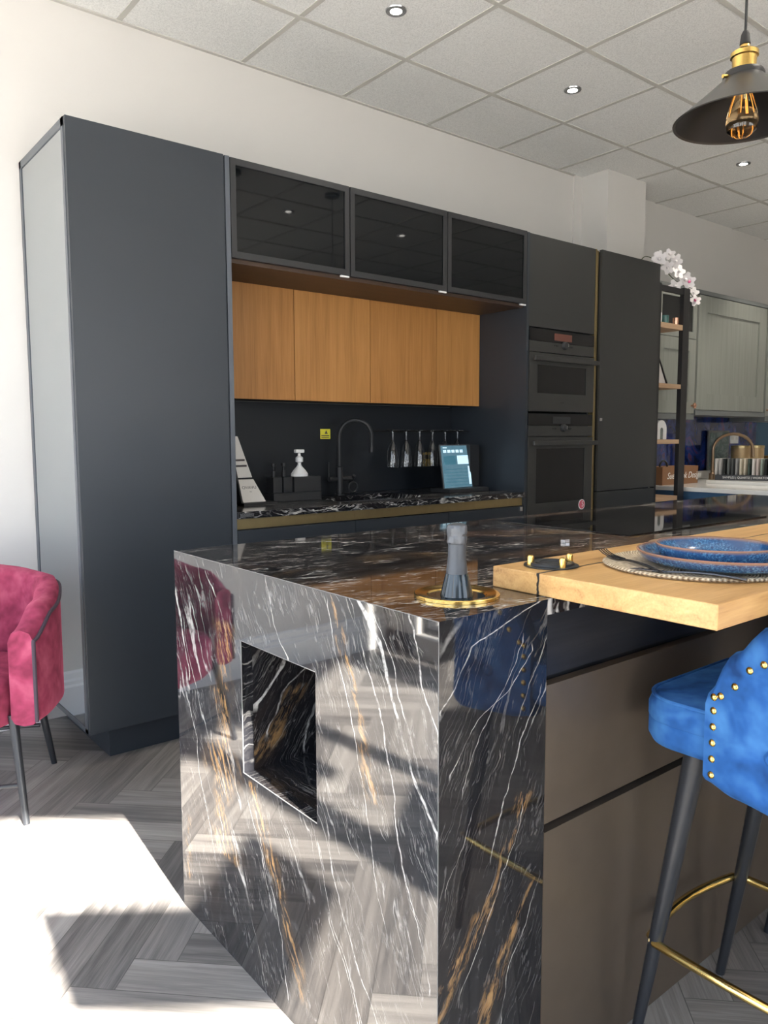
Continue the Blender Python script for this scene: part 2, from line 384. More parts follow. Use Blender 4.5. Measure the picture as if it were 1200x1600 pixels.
# ------------------------------------------------------------------ room shell
# herringbone floor: every plank is a face with its own uv
def herringbone():
    w, L = .105, .63; c45 = cos(pi/4)
    fx0, fx1, fy0, fy1 = -2.1, 7.2, -3.2, 2.7
    vs, fs, uvs, at = [], [], [], []
    off = 1.315
    def put(x, y, sx, sy, horiz):
        pts = [(x, y), (x+sx, y), (x+sx, y+sy), (x, y+sy)]
        # local X axis -> (c,-c), local Y axis -> (c,c)
        P = [(c45*(px+.21) + c45*(py+off), -c45*(px+.21) + c45*(py+off)) for px, py in pts]
        cx = sum(p[0] for p in P)/4; cy = sum(p[1] for p in P)/4
        if not (fx0-.3 < cx < fx1+.3 and fy0-.3 < cy < fy1+.3): return
        o = len(vs); vs.extend((a, b, 0.) for a, b in P); fs.append((o, o+1, o+2, o+3))
        uvs.extend([(0,0),(L,0),(L,w),(0,w)] if horiz else [(0,w),(0,0),(L,0),(L,w)]); at.append((random.random(), random.random(), 0))
    for k in range(-90, 90):
        for m in range(-14, 15):
            ox, oy = k*w + m*L, k*w - m*L
            put(ox, oy, L, w, True); put(ox-w, oy, w, L, False)
    me = bpy.data.meshes.new('floor'); me.from_pydata(vs, [], fs); me.materials.append(M['floor'])
    ul = me.uv_layers.new(name='UVMap')
    for i, q in enumerate(uvs): ul.data[i].uv = q
    a = me.attributes.new('plank', 'FLOAT_VECTOR', 'FACE')
    for i, q in enumerate(at): a.data[i].vector = q
    o = bpy.data.objects.new('floor', me); COL.objects.link(o); o['kind'] = 'structure'
herringbone()
struct('ceiling', MB().prism([(-2.2, -.25, ZC), (.1, -1.975, ZC), (.1, -3.2, ZC), (7.3, -3.2, ZC), (7.3, 2.9, ZC), (-2.2, 2.9, ZC)], (0, 0, .15)), M['tile'], smooth=0)
g = MB(); gx0, gy0 = 1.1236 - .6*6, 1.497 - .6*8
for i in range(17):
    x = gx0 + .6*i
    if -2 < x < 7.1: g.box(x-.012, -3.0 if x > .1 else -(1.517+.6*x)/.8+.05, ZC-.003, x+.012, YW, ZC+.01)
for j in range(10):
    y = gy0 + .6*j
    if -3 < y < YW: g.box(-2 if y > -.35 else min(.1, -(1.517+.8*y)/.6+.05), y-.012, ZC-.0034, 7.1, y+.012, ZC+.01)
g.box(-2, YW-.02, ZC-.006, 3.7, YW, ZC+.01)
struct('trim_1', g, M['tgrid'])
struct('wall_back', MB().box(-2.2, YW, -.05, 7.3, YW+.2, ZC+.1), M['white_paint'])
struct('pillar', MB().box(3.785, 2.395, 0, 4.235, YW+.05, ZC+.02), M['white_paint'])
struct('trim_2', MB().box(3.70, YW-.012, 2.2, 3.785, YW+.01, ZC), M['white_paint'])
struct('wall_right', MB().box(7.1, -3.2, -.05, 7.3, YW+.1, ZC+.1), M['cream_paint'])
# left side: glazed shopfront wall with low sill, posts and header
lw = MB(); lw.box(-2.2, -.45, -.05, -2.0, YW+.1, .12).box(-2.2, -.45, 2.75, -2.0, YW+.1, ZC+.1).box(-2.2, 2.35, 0, -2.0, YW+.1, ZC)
struct('wall_left', lw, M['white_paint'])
wf = MB()
for y in (-.42, .95, 2.30): wf.box(-2.14, y, .1, -2.06, y+.07, 2.78)
wf.box(-2.14, -.42, .1, -2.06, 2.36, .16).box(-2.14, -.42, 2.70, -2.06, 2.36, 2.78)
struct('window_1', wf, M['soft_black'])
# unseen diagonal shopfront corner; openings and panels shaped to cast the sun bands
DN = Vector((-.6, -.8, 0)); DH = Vector((.8, -.6, 0))
def dp(x): return Vector((x, -(1.517 + .6*x)/.8, 0))
def dpanel(mb, xa, xb, z0, z1, th=.05, o=0.):
    a, b = dp(xa) + DN*o, dp(xb) + DN*o; mb.obox((a+b)/2 + Vector((0,0,(z0+z1)/2)), DH, DN, (0,0,1), (b-a).length/2, th, (z1-z0)/2); return mb
fw = MB()
dpanel(fw, -2.05, -1.02, -.05, .15, .08); dpanel(fw, -2.05, -1.9, .1, 2.8, .08); dpanel(fw, -2.05, -1.0, 2.15, ZC+.1, .05); dpanel(fw, -1.235, -1.165, .1, 2.45, .02)
dpanel(fw, -1.165, .16, 2.285, ZC+.1, .012); dpanel(fw, -1.165, .16, -.05, .05, .02); dpanel(fw, -.175, .16, .0, 2.4, .012)
struct('wall_corner', fw, M['white_paint'])
mu = MB(); dpanel(mu, -.82, -.70, .05, 2.38, .012)
struct('window_2', mu, M['soft_black'])
tag(obj('window_poster', dpanel(MB(), -.575, -.16, 1.53, 1.835, .004, -.06), M['paper']), 'wide printed poster hung high in the shopfront glazing behind the viewer', 'poster')
tag(obj('window_display_board', dpanel(MB(), -1.165, -.82, .06, 1.48, .01, -.06), M['paper']), 'tall display board standing in the narrow shopfront light', 'display board')
tag(obj('door_sign', dpanel(MB(), -1.045, -.965, 1.72, 1.84, .003, -.06), M['paper']), 'small card sign hung in the shopfront glazing', 'sign')
wfm = MB().box(.0, -3.2, -.05, .5, -3.0, ZC+.1).box(.5, -3.2, -.05, 7.3, -3.0, .6).box(.5, -3.2, 2.75, 7.3, -3.0, ZC+.1).box(2.7, -3.2, .6, 4.6, -3.0, 2.75).box(4.6, -3.2, .6, 7.3, -3.0, 2.75)  # window opening added in this unseen wall to let in more daylight
tag(obj('sun_block_awning', MB().prism([(-.1, -3.2, 2.82), (-.1, -3.2, 2.90), (-.1, -5.2, 2.55), (-.1, -5.2, 2.50)], (7.4, 0, 0)), plain('awning_cloth', (.55, .53, .48), .8)), 'unseen awning added outside to block sun through the front opening', 'awning')  # unseen awning, added to keep sun off the stools and island front
struct('wall_front', wfm.box(.05, -3.1, -.05, .17, -1.95, ZC+.1), M['white_paint'])
struct('outside_ground', MB().box(-14, -14, -.25, 14, 16, -.08), M['pavement'])
bb = MB(); prof = [(0, 0), (0, .13), (.006, .14), (.006, .155), (.012, .165), (.012, .19), (.018, .2), (.02, .2), (.02, 0)]
bb.prism([(-2.0, YW-.02+a, z) for a, z in prof], (XL+2.0-.002, 0, 0))
struct('baseboard_back', bb, M['skirting'])

# ------------------------------------------------------------------ tall cabinet with mirrored side
t = thing('tall_cabinet', 'tall charcoal cabinet with a mirrored side panel beside the raspberry chair', 'cabinet', (.4, 2.3, 0))
obj('carcass', MB().box(XL+.012, YC+.022, .118, X2-.001, YW-.003, ZT-.004), M['navy'], t)
obj('door', MB().box(XL+.002, YC, .118, X2-.004, YC+.021, ZT, .0015), M['navy'], t)
e = MB(); e.box(XL, YC+.022, .118, XL+.012, YC+.045, ZT); e.box(XL, YW-.03, .118, XL+.012, YW-.003, ZT).box(XL, YC+.022, ZT-.03, XL+.012, YW-.003, ZT).box(XL, YC+.022, .118, XL+.012, YW-.003, .135)
obj('side_frame', e, M['navy_edge'], t, label='thin charcoal frame round the mirror')
obj('mirror_panel', MB().box(XL+.003, YC+.045, .135, XL+.011, YW-.03, ZT-.03), M['mirror'], t, label='mirrored side panel')
obj('plinth', MB().box(.18, YC+.045, 0, X2-.001, YC+.065, .117).box(.18, YC+.065, 0, .2, YW-.03, .117), M['navy'], t)
obj('screw_cap', MB().cyl((.165, YC+.3, .113), (.165, YC+.3, .118), .006), M['steel'], t)

# filler upright
tag(obj('filler_panel', MB().box(X2+.001, YC-.0005, 0, .7265, YW-.003, ZT-.002), M['navy_edge'], smooth=0), 'slim upright charcoal filler panel between tall cabinet and glass wall units', 'panel')

# ------------------------------------------------------------------ glass wall cabinets
GZ0, GZ1 = 1.957, 2.347
gl = ['black glass wall cabinet reflecting a pendant rose, next to the tall cabinet', 'middle black glass wall cabinet between two others', 'black glass wall cabinet next to the oven tower']
for (xa, xb), lb in zip([(.728, 1.323), (1.325, 1.927), (1.929, 2.527)], gl):
    t = thing('glass_wall_cabinet', lb, 'cabinet', ((xa+xb)/2, 2.3, GZ0), 'black glass wall cabinets')
    obj('carcass', MB().box(xa+.001, YC+.024, GZ0+.004, xb-.001, YW-.004, GZ1-.002), M['navy'], t)
    f = .026; d = MB()
    d.box(xa+.002, YC, GZ0, xa+f, YC+.022, GZ1).box(xb-f, YC, GZ0, xb-.002, YC+.022, GZ1).box(xa+f, YC, GZ0, xb-f, YC+.022, GZ0+f).box(xa+f, YC, GZ1-f, xb-f, YC+.022, GZ1)
    dr = obj('door', d, M['soft_black'], t, smooth=0)
    obj('glass_pane', MB().box(xa+f-.002, YC+.006, GZ0+f-.002, xb-f+.002, YC+.012, GZ1-f+.002), M['smoked'], dr)
    obj('latch', MB().box(xb-.05, YC+.001, GZ0-.009, xb-.004, YC+.012, GZ0-.001, .001), M['white'], t, label='small white latch under the door')
tag(obj('soffit_panel', MB().box(.728, YC+.026, GZ0-.016, 2.527, YW-.004, GZ0+.001), M['walnut'], smooth=0), 'dark brown soffit board beneath the black glass cabinets', 'panel')

# ------------------------------------------------------------------ oak wall cabinets
OY = 2.366; ob = [.7285, 1.252, 1.722, 2.188, 2.515]
OAKL = ['oak wall cabinet touching the tall charcoal cabinet, first of the oak row', 'oak wall cabinet above the sink caddy, second of the oak row', 'oak wall cabinet above the tap spout and hanging glasses, third of the oak row', 'narrowest oak wall cabinet, next to the oven tower']
ob = [.7285, 1.2435, 1.709, 2.180, 2.526]
for k in range(4):
    xa, xb = ob[k], ob[k+1]
    t = thing('oak_wall_cabinet', OAKL[k], 'cabinet', ((xa+xb)/2, 2.5, 1.412), 'oak wall cabinets')
    obj('carcass', MB().box(xa+.001, OY+.02, 1.414, xb-.001, YW-.004, 1.9405), M['soft_black'], t)
    obj('door', MB().box(xa+.0018, OY, 1.411, xb-.0018, OY+.0195, 1.9405, .0012), M['oak2'] if k in (1, 3) else M['oak'], t)

# ------------------------------------------------------------------ niche: backsplash, worktop, base units
bsp = tag(obj('backsplash_panel', MB().box(.728, YW-.018, .9235, 2.526, YW-.004, 1.4115), M['backsplash'], smooth=0), 'dark charcoal backsplash panel behind the tap and hanging glasses', 'panel')
M['m_wt'] = marble('worktop_stone', (1,0,0), (0,.8,.6), white=.6, seed=3., goldw=.2, rough=.12, fine=2.4)
SX0, SX1, SY0, SY1 = 1.365, 1.915, 2.12, 2.46
wt = MB()
wt.box(.728, YC-.012, .892, 2.526, SY0, .922, .001).box(.728, SY1, .892, 2.526, YW-.003, .922).box(.728, SY0, .892, SX0, SY1, .922).box(SX1, SY0, .892, 2.526, SY1, .922)
wo = thing('stone_worktop', 'black veined stone worktop with inset sink along the back wall', 'worktop', (1.6, 2.3, .892))
obj('worktop_slab', wt, M['m_wt'], wo, smooth=0)
tag(obj('undermount_sink', MB().box(SX0-.01, SY0-.01, .70, SX1+.01, SY1+.01, .712).box(SX0-.014, SY0-.014, .7, SX0, SY1+.014, .8915).box(SX1, SY0-.014, .7, SX1+.014, SY1+.014, .8915).box(SX0, SY0-.014, .7, SX1, SY0, .8915).box(SX0, SY1, .7, SX1, SY1+.014, .8915), M['steel']), 'steel sink set under the cutout of the back worktop', 'sink')
bxs = [.728, 1.345, 1.945, 2.526]
BL = ['handleless charcoal base unit next to the tall cabinet', 'handleless charcoal base unit under the sink', 'handleless charcoal base unit next to the oven tower']
for k in range(3):
    xa, xb = bxs[k], bxs[k+1]
    t = thing('base_unit', BL[k], 'cabinet', ((xa+xb)/2, 2.3, 0), 'charcoal base units')
    top = .69 if k == 1 else .885
    obj('carcass', MB().box(xa+.001, YC+.03, .12, xb-.001, YW-.02, top), M['navy'], t)
    obj('door', MB().box(xa+.0015, YC, .12, xb-.0015, YC+.02, .842, .001), M['navy'], t)
    obj('grip_channel', MB().box(xa, YC+.012, .846, xb-.0005, YC+.03, .8905), M['brass_dull'], t, smooth=0, label='brushed brass grip channel')
    obj('plinth', MB().box(xa, YC+.05, 0, xb-.001, YC+.07, .118), M['navy'], t)
obj('badge', MB().box(.735, YC-.0135, .899, .80, YC-.0122, .915), M['steel'], wo, label='small silver name badge')
obj('clip', MB().box(2.49, YC-.006, .815, 2.512, YC-.0005, .84, .001), M['steel'], t, label='small steel clip')

# tap
t = thing('mixer_tap', 'tall matt black mixer tap with two side levers behind the sink', 'tap', (1.60, 2.50, .922))
tb = MB(); bx, by = 1.60, 2.50
tb.lathe((bx, by, .9222), [(0,0),(.026,0),(.026,.006),(.019,.008),(.019,.15),(.013,.155),(0,.155)])
obj('base_column', tb, M['soft_black'], t)
pts = [(bx, by, 1.07), (bx, by, 1.22)]
for k in range(0, 13):
    a = pi*k/12; r = .088; pts.append((bx + r*(1-cos(a))*.9, by - r*(1-cos(a))*.45, 1.235 + r*sin(a)))
pts += [(bx + .158, by-.079, 1.20), (bx+.158, by-.079, 1.175)]
obj('spout', MB().tube(pts, .0115, 12), M['soft_black'], t)
obj('spray_tip', MB().cyl((bx+.158, by-.079, 1.176), (bx+.158, by-.079, 1.15), .013), M['black'], t)
lv = MB().cyl((bx-.015, by, 1.01), (bx-.07, by, 1.01), .012); lv.cyl((bx-.068, by, 1.0), (bx-.068, by, 1.10), .004)
obj('lever', lv, M['soft_black'], t)
lv = MB().cyl((bx+.015, by, 1.01), (bx+.085, by, 1.01), .013); lv.cyl((bx+.085, by-.02, 1.025), (bx+.085, by+.02, .985), .010)
obj('lever', lv, M['soft_black'], t)
obj('pull_ring', MB().tube([(bx+.075+.028*cos(a), by-.02, .962+.028*sin(a)) for a in [2*pi*k/20 for k in range(20)]], .006, 8, True), M['soft_black'], t)

# sink caddy set on the worktop
cx0, cy0 = 1.09, 2.37
t = thing('sink_caddy', 'black two-compartment caddy on the worktop beside the tap', 'caddy', (cx0+.15, cy0, .922))
obj('tray', MB().box(cx0, cy0-.045, .9225, cx0+.275, cy0+.05, .965, .002), M['soft_black'], t)
obj('brush_box', MB().box(cx0+.12, cy0-.04, .965, cx0+.275, cy0+.045, 1.04, .002), M['soft_black'], t)
dl = ['black soap dispenser in the caddy, nearer the tall cabinet', 'black soap dispenser in the caddy, next to the white pump']
for k, xx in enumerate((cx0+.005, cx0+.062)):
    s = thing('soap_dispenser', dl[k], 'dispenser', (xx+.025, cy0, .9655), 'soap dispensers')
    obj('bottle', MB().box(xx, cy0-.035, .9655, xx+.05, cy0+.035, 1.04, .002), M['soft_black'], s)
    obj('pump', MB().lathe((xx+.022, cy0, 1.0405), [(0,0),(.010,0),(.010,.03),(.006,.032),(.006,.05),(.012,.052),(.012,.066),(0,.067)], 16), M['black'], s)
s = thing('pump_bottle', 'clear bottle with a white pump top standing in the black caddy', 'bottle', (cx0+.175, cy0, 1.0405))
obj('bottle', MB().lathe((cx0+.175, cy0, 1.0405), [(0,0),(.042,0),(.042,.012),(.03,.03),(.012,.05),(.012,.055),(0,.055)], 24), M['white'], s)
obj('pump', MB().lathe((cx0+.175, cy0, 1.0957), [(0,0),(.009,0),(.009,.012),(.019,.016),(.019,.036),(.008,.045),(.006,.06),(.0,.06)], 16).box(cx0+.15, cy0-.011, 1.1545, cx0+.20, cy0+.011, 1.172, .004), M['white'], s)
# brochures
t = thing('brochure_holder', 'black tiered holder with white brochures against the tall cabinet', 'brochure holder', (.95, 2.33, .922))
obj('stand', MB().prism([(.885, 2.39, .9225), (.885, 2.26, .9225), (.885, 2.39, 1.255)], (.008, 0, 0)).box(.885, 2.24, .9225, 1.06, 2.395, .934), M['black'], t)
def brochure(xa, xb, y0, z0, y1, z1, sh, lb, lines, writing):
    c = thing('brochure', lb, 'brochure', ((xa+xb)/2, y0, z0), 'brochures in the black holder')
    th = .006
    obj('cover', MB().prism([(xa, y0, z0), (xb, y0, z0), (xb-sh, y1, z1), (xa, y1, z1)], (0, th, .002)), M['paper'], c, smooth=0)
    ayv = Vector((0, y1-y0, z1-z0))
    for f in lines:
        y, z = y0 + (y1-y0)*f, z0 + (z1-z0)*f; n = Vector((0, -(z1-z0), (y1-y0))).normalized()*.0012
        obj('print_band', MB().box(xa+.006, y-.0016, z-.003, xb-sh*f-.008, y-.0006, z+.006), M['ink'], c, smooth=0)
    if writing:
        nn = Vector((1,0,0)).cross(ayv.normalized())
        text_mesh('lettering', writing, .022, frame_M(Vector((xa+.055, y0+(y1-y0)*.55, z0+(z1-z0)*.55)) + nn*.0008, (1,0,0), ayv), M['ink'], c)
brochure(.8945, 1.01, 2.262, .936, 2.335, 1.035, .022, 'white brochure with grey lettering in the lower tier of the black holder', [], 'OVAVU\n~')
brochure(.8945, .985, 2.342, 1.045, 2.382, 1.235, .05, 'white brochure with dark bands in the upper tier of the black holder', [.28, .42], '')

lab = obj('warning_label', MB().box(1.55, YW-.0195, 1.223, 1.615, YW-.0182, 1.276), M['yellow'], bsp, label='small yellow printed label')
obj('print', MB().prism([(1.578, YW-.0197, 1.25), (1.598, YW-.0197, 1.25), (1.588, YW-.0197, 1.27)], (0, .0002, 0)).box(1.556, YW-.0197, 1.238, 1.608, YW-.0196, 1.243).box(1.556, YW-.0197, 1.229, 1.608, YW-.0196, 1.233), M['ink'], lab, smooth=0)

# hanging glasses
gy = 2.47; gxs = [1.945 + .1005*k for k in range(6)]
t = thing('glass_rack', 'slim black rack rail on the backsplash holding the hanging glasses', 'rack', (2.2, gy, 1.27))
rk = MB()
for k in range(7):
    x = 1.895 + .1005*k; rk.box(x-.006, gy-.045, 1.2605, x+.006, YW-.0185, 1.2665)
rk.box(1.889, YW-.03, 1.2605, 2.504, YW-.0185, 1.275)
obj('rail', rk, M['black'], t, smooth=0)
proto = None
FL = ['first hanging champagne flute from the tap', 'second hanging champagne flute from the tap', 'third hanging champagne flute from the tap', 'fourth hanging champagne flute from the tap', 'fifth hanging champagne flute, partly behind the tablet', 'sixth hanging champagne flute, its bowl behind the tablet']
for k, x in enumerate(gxs):
    if proto is None:
        proto = thing('hanging_flute', FL[0], 'glass', (x, gy, 1.0625), 'hanging champagne flutes')
        b = MB().lathe((x, gy, 1.0625), [(0,.150),(.006,.146),(.0195,.122),(.0295,.08),(.0325,.03),(.0305,0),(.0317,-.0003),(.0337,.03),(.0307,.08),(.0207,.123),(.0075,.149),(.0045,.156),(.0042,.2),(.008,.203),(.039,.2055),(.040,.207),(.039,.209),(0,.2095)], 32)
        obj('flute_glass', b, M['glass'], proto)
    else: dup(proto, (x, gy, 1.0625), FL[k])
t = thing('brass_socket', 'small brass socket plate on the backsplash behind the hanging glasses', 'socket', (2.33, YW-.02, 1.10))
obj('plate', MB().box(2.295, YW-.021, 1.055, 2.365, YW-.0182, 1.14, .001), M['brass'], t)
obj('rocker', MB().box(2.30, YW-.024, 1.10, 2.325, YW-.0212, 1.125).box(2.335, YW-.024, 1.10, 2.36, YW-.0212, 1.125), M['black'], t)
# tablet
t = thing('tablet_display', 'lit tablet screen on a black counter stand beside the oven tower', 'tablet', (2.32, 2.30, .922))
obj('stand', MB().box(2.13, 2.20, .9225, 2.44, 2.36, .945, .003), M['soft_black'], t)
obj('box', MB().box(2.385, 2.30, .9455, 2.46, 2.35, 1.185, .002), M['soft_black'], t)
def tabq(u0, v0, u1, v1, o):   # rectangle on the leaning screen, u along x, v up
    a = Vector((2.145, 2.255, .947)); U = Vector((.245, 0.03, 0)); V = Vector((.012, .05, .235)); n = U.cross(V).normalized()
    q = [a + U*u0 + V*v0 + n*o, a + U*u1 + V*v0 + n*o, a + U*u1 + V*v1 + n*o, a + U*u0 + V*v1 + n*o]
    return q
n = None
obj('slate', MB().prism(tabq(-.03, -.02, 1.03, 1.03, -.010), (0, -.0085, .001)), M['steel'], t)
sc = obj('screen', MB().prism(tabq(0, 0, 1, 1, .0), (0, -.001, 0)), M['screen'], t)
pn = MB()
for k in range(5): pn.prism(tabq(.06+.15*k, .83, .06+.15*k+.11, .90, .0014), (0, -.0004, 0))
pn.prism(tabq(.06, .94, .2, .96, .0014), (0, -.0004, 0)); pn.prism(tabq(.54, .55, .95, .76, .0014), (0, -.0004, 0)); pn.prism(tabq(.9, .06, .985, .5, .0014), (0, -.0004, 0))
obj('icons', pn, M['screen_light'], sc, smooth=0)
pn = MB()
for k in range(6): pn.prism(tabq(.04, .05+.075*k, .86, .065+.075*k, .0014), (0, -.0004, 0))
pn.prism(tabq(.06, .55, .48, .76, .0014), (0, -.0004, 0))
obj('print_lines', pn, M['screen_dark'], sc, smooth=0)

# ------------------------------------------------------------------ oven tower
t = thing('oven_tower_cabinet', 'tall graphite oven cabinet holding two built-in ovens', 'cabinet', (2.85, 2.3, 0))
TX0, TX1 = 2.556, 3.118
obj('carcass', MB().box(2.528, YC-.001, .1, 2.547, YW-.003, 2.344).box(3.126, YC+.03, .1, 3.14, YW-.003, 2.344).box(2.5475, YC+.05, 1.842, 3.1255, YW-.003, 2.342).box(2.5475, YC+.05, .1, 3.1255, YW-.003, .70).box(2.5475, 2.56, .70, 3.1255, YW-.003, 1.842), M['navy'], t, smooth=0)
obj('door', MB().box(2.5485, YC, 1.842, 3.142, YC+.021, 2.342, .0012), M['charcoal'], t)
obj('drawer', MB().box(2.5485, YC, .12, 3.142, YC+.021, .697, .0012), M['charcoal'], t)
obj('plinth', MB().box(2.53, YC+.05, 0, 3.14, YC+.07, .098), M['navy'], t)
def oven(name, z0, z1, label, panel, sticker=False):
    o = thing(name, label, 'oven', (2.845, 2.2, z0)); xa, xb = 2.551, 3.139; cxm = (xa+xb)/2
    obj('body', MB().box(2.549, YC+.022, z0+.002, 3.1245, 2.55, z1-.002), M['black'], o)
    obj('control_panel', MB().box(xa, YC-.004, z1-.072, xb, YC+.02, z1-.003, .001), M['gloss_black'], o)
    obj('display', MB().box(cxm-.08, YC-.0052, z1-.06, cxm+.08, YC-.0042, z1-.02), M['display_red'] if panel else M['soft_black'], o)
    obj('trim_band', MB().box(xa, YC-.004, z1-.132, xb, YC+.02, z1-.0735, .001), M['oven'], o)
    k = obj('knob', MB().lathe((cxm+.01, YC-.004, z1-.085), [(0,0),(.022,0),(.022,.014),(.019,.02),(0,.02)], 24, (0,-1,0)), M['soft_black'], o)
    obj('pointer', MB().box(cxm+.022, YC-.0262, z1-.092, cxm+.026, YC-.0242, z1-.072), M['steel'], k)
    for q in (-.075, -.055, .055, .07, .085): obj('touch_button', MB().box(cxm+q-.006, YC-.006, z1-.094, cxm+q+.006, YC-.0042, z1-.084), M['black'], o, smooth=0)
    dz1 = z1-.137; d = MB(); wx0, wx1, wz0, wz1 = xa+.068, xb-.075, z0+.105, dz1-.065
    d.box(xa, YC-.008, z0+.004, xb, YC+.015, wz0).box(xa, YC-.008, wz1, xb, YC+.015, dz1).box(xa, YC-.008, wz0, wx0, YC+.015, wz1).box(wx1, YC-.008, wz0, xb, YC+.015, wz1)
    dr = obj('oven_door', d, M['oven'], o, smooth=0)
    obj('window_glass', MB().box(wx0, YC-.004, wz0, wx1, YC+.012, wz1), M['gloss_black'], dr)
    obj('badge', MB().box(cxm-.015, YC-.0092, z0+.05, cxm+.012, YC-.0081, z0+.058), M['black'], dr)
    hd = MB().box(xa+.002, YC-.05, dz1-.048, xb-.002, YC-.034, dz1-.022, .003)
    for q in (xa+.06, xb-.06): hd.box(q-.01, YC-.036, dz1-.042, q+.01, YC-.0075, dz1-.028)
    obj('handle', hd, M['oven'], dr, smooth=0)
    if sticker:
        s = obj('sticker', MB().cyl((3.045, YC-.0092, z0+.078), (3.045, YC-.0082, z0+.078), .031, n=32), M['white'], dr, label='round pink sticker')
        obj('sticker_print', MB().cyl((3.045, YC-.0096, z0+.078), (3.045, YC-.0093, z0+.078), .026, n=32), M['sticker'], dr)
        text_mesh('lettering', '5', .045, frame_M((3.052, YC-.0098, z0+.078), (1,0,0), (0,0,1)), M['white'], dr, ext=.0001)
oven('compact_oven', 1.372, 1.838, 'compact built-in oven with reddish display, above the full-size oven', True)
oven('built_in_oven', .745, 1.366, 'full-size built-in oven with a round pink sticker on its door', False, True)
bpy.data.objects['drawer'].scale = (1,1,1)
tag(obj('brass_upright', MB().box(3.1445, YC+.018, .001, 3.196, YC+.04, 2.343).box(3.1445, YC-.002, .001, 3.152, YC+.018, 2.343), M['brass_dull'], smooth=0), 'vertical brushed brass grip profile between oven tower and tall fridge', 'profile')
t = thing('fridge_cabinet', 'tall graphite fridge cabinet at the end of the run beside the open shelves', 'cabinet', (3.5, 2.3, 0))
obj('carcass', MB().box(3.20, YC+.043, .1, X5-.001, 2.392, 2.346), M['navy'], t)
obj('upper_door', MB().box(3.206, YC, .895, X5-.002, YC+.021, 2.349, .0012), M['charcoal'], t)
obj('lower_door', MB().box(3.206, YC, .12, X5-.002, YC+.021, .889, .0012), M['charcoal'], t)
obj('plinth', MB().box(3.2, YC+.05, 0, X5-.001, YC+.07, .098), M['navy'], t)
obj('lock_badge', MB().box(3.215, YC-.004, 1.325, 3.24, YC-.0005, 1.345, .001), M['steel'], t)

# ------------------------------------------------------------------ island
V1 = [([(.206,.949),(.153,.886),(.115,.801),(.085,.727),(.056,.66),(.0,.60)], .0135), ([(.235,.949),(.19,.86),(.15,.76),(.12,.66),(.10,.56)], .0028), ([(.18,.949),(.12,.87),(.085,.78),(.05,.70)], .003),
      ([(.069,.94),(.053,.896),(.035,.827),(.002,.764)], .006), ([(.815,.935),(.763,.866),(.712,.793)], .007), ([(.978,.84),(.954,.745),(.912,.639)], .010),
      ([(.345,.513),(.303,.443),(.263,.347),(.223,.266),(.157,.181),(.10,.06)], .0045), ([(.40,.56),(.33,.40),(.29,.30),(.22,.18),(.16,.05)], .0025),
      ([(.92,.58),(.88,.47),(.84,.33),(.79,.2)], .0035), ([(.80,.52),(.78,.4),(.75,.28)], .003), ([(.30,.30),(.24,.2),(.2,.08)], .003), ([(.57,.35),(.50,.2),(.46,.05)], .003), ([(.62,.42),(.56,.32),(.53,.22)], .003),
      ([(.30,.92),(.26,.80),(.22,.70),(.19,.55),(.13,.35)], .0022), ([(.52,.93),(.49,.85),(.44,.79)], .003), ([(.10,.55),(.05,.42),(.02,.33)], .0035)]
G1 = [([(.715,.80),(.727,.62),(.735,.49)], .045), ([(.735,.64),(.745,.45),(.76,.36),(.746,.25)], .062), ([(.60,.46),(.55,.36),(.49,.265),(.44,.16),(.41,.08)], .022), ([(.28,.93),(.24,.83),(.20,.73),(.17,.6)], .02), ([(.93,.25),(.95,.1)], .03)]
nd = Vector((0, -.42, -.91)).normalized(); nn_ = Vector((0, nd.z, -nd.y))
M['m_end'] = marble('island_end_stone', nd, nn_, veins=V1, golds=G1, axis='Y', white=.40, seed=1., goldw=.0, brownw=.3, fine=.95, rough=.035, ior=1.95)
V2 = [([(-.02,.80),(.076,.894),(.15,.92),(.241,.945)], .008), ([(.021,.696),(.09,.77),(.15,.80),(.219,.86)], .0035), ([(.05,.66),(.12,.78),(.2,.88)], .003), ([(.12,.52),(.17,.63),(.20,.72),(.25,.78)], .004), ([(.02,.50),(.08,.62),(.14,.69)], .002), ([(.05,.30),(.14,.45),(.2,.58)], .0025), ([(.14,.18),(.18,.32),(.25,.44)], .003)]
G2 = [([(.02,.34),(.113,.421),(.16,.52),(.207,.60)], .018), ([(.10,.20),(.16,.34),(.22,.43)], .02), ([(.0,.28),(.06,.36),(.09,.42)], .012)]
rd = Vector((.42, 0, .9)).normalized(); rn = Vector((rd.z, 0, -rd.x))
M['m_ret'] = marble('island_return_stone', rd, rn, veins=V2, golds=G2, axis='X', white=.34, seed=5., goldw=0., brownw=.25, fine=.5, rough=.04, vw_=.42)
td = Vector((.98, -.2, 0)).normalized()
M['m_top'] = marble('island_top_stone', td, (-td.y, td.x, 0), base=(.016, .013, .012), brown=(.085, .045, .026), white=.75, seed=2.3, goldw=.6, brownw=1., fine=1.7, ior=1.5, rough=.05)
qd = Vector((.55, 0, .83)).normalized()
M['m_niche'] = marble('niche_stone', qd, (qd.z, 0, -qd.x), veins=[([(.03,.63),(.10,.70),(.15,.78)], .009), ([(.06,.56),(.11,.65),(.17,.70)], .004), ([(.16,.50),(.19,.60),(.23,.68)], .006)], golds=[([(.03,.51),(.07,.54),(.11,.60),(.14,.64)], .028), ([(.17,.70),(.2,.78)], .02)], axis='X', white=.4, seed=8., goldw=.1, fine=.8)
isl = thing('stone_island_wrap', 'black veined stone island top with waterfall end and square niche', 'island', (1.5, .5, 0))
ILX = 2.95; t_ = .022
T = .028
top = MB(); zb_ = H - T
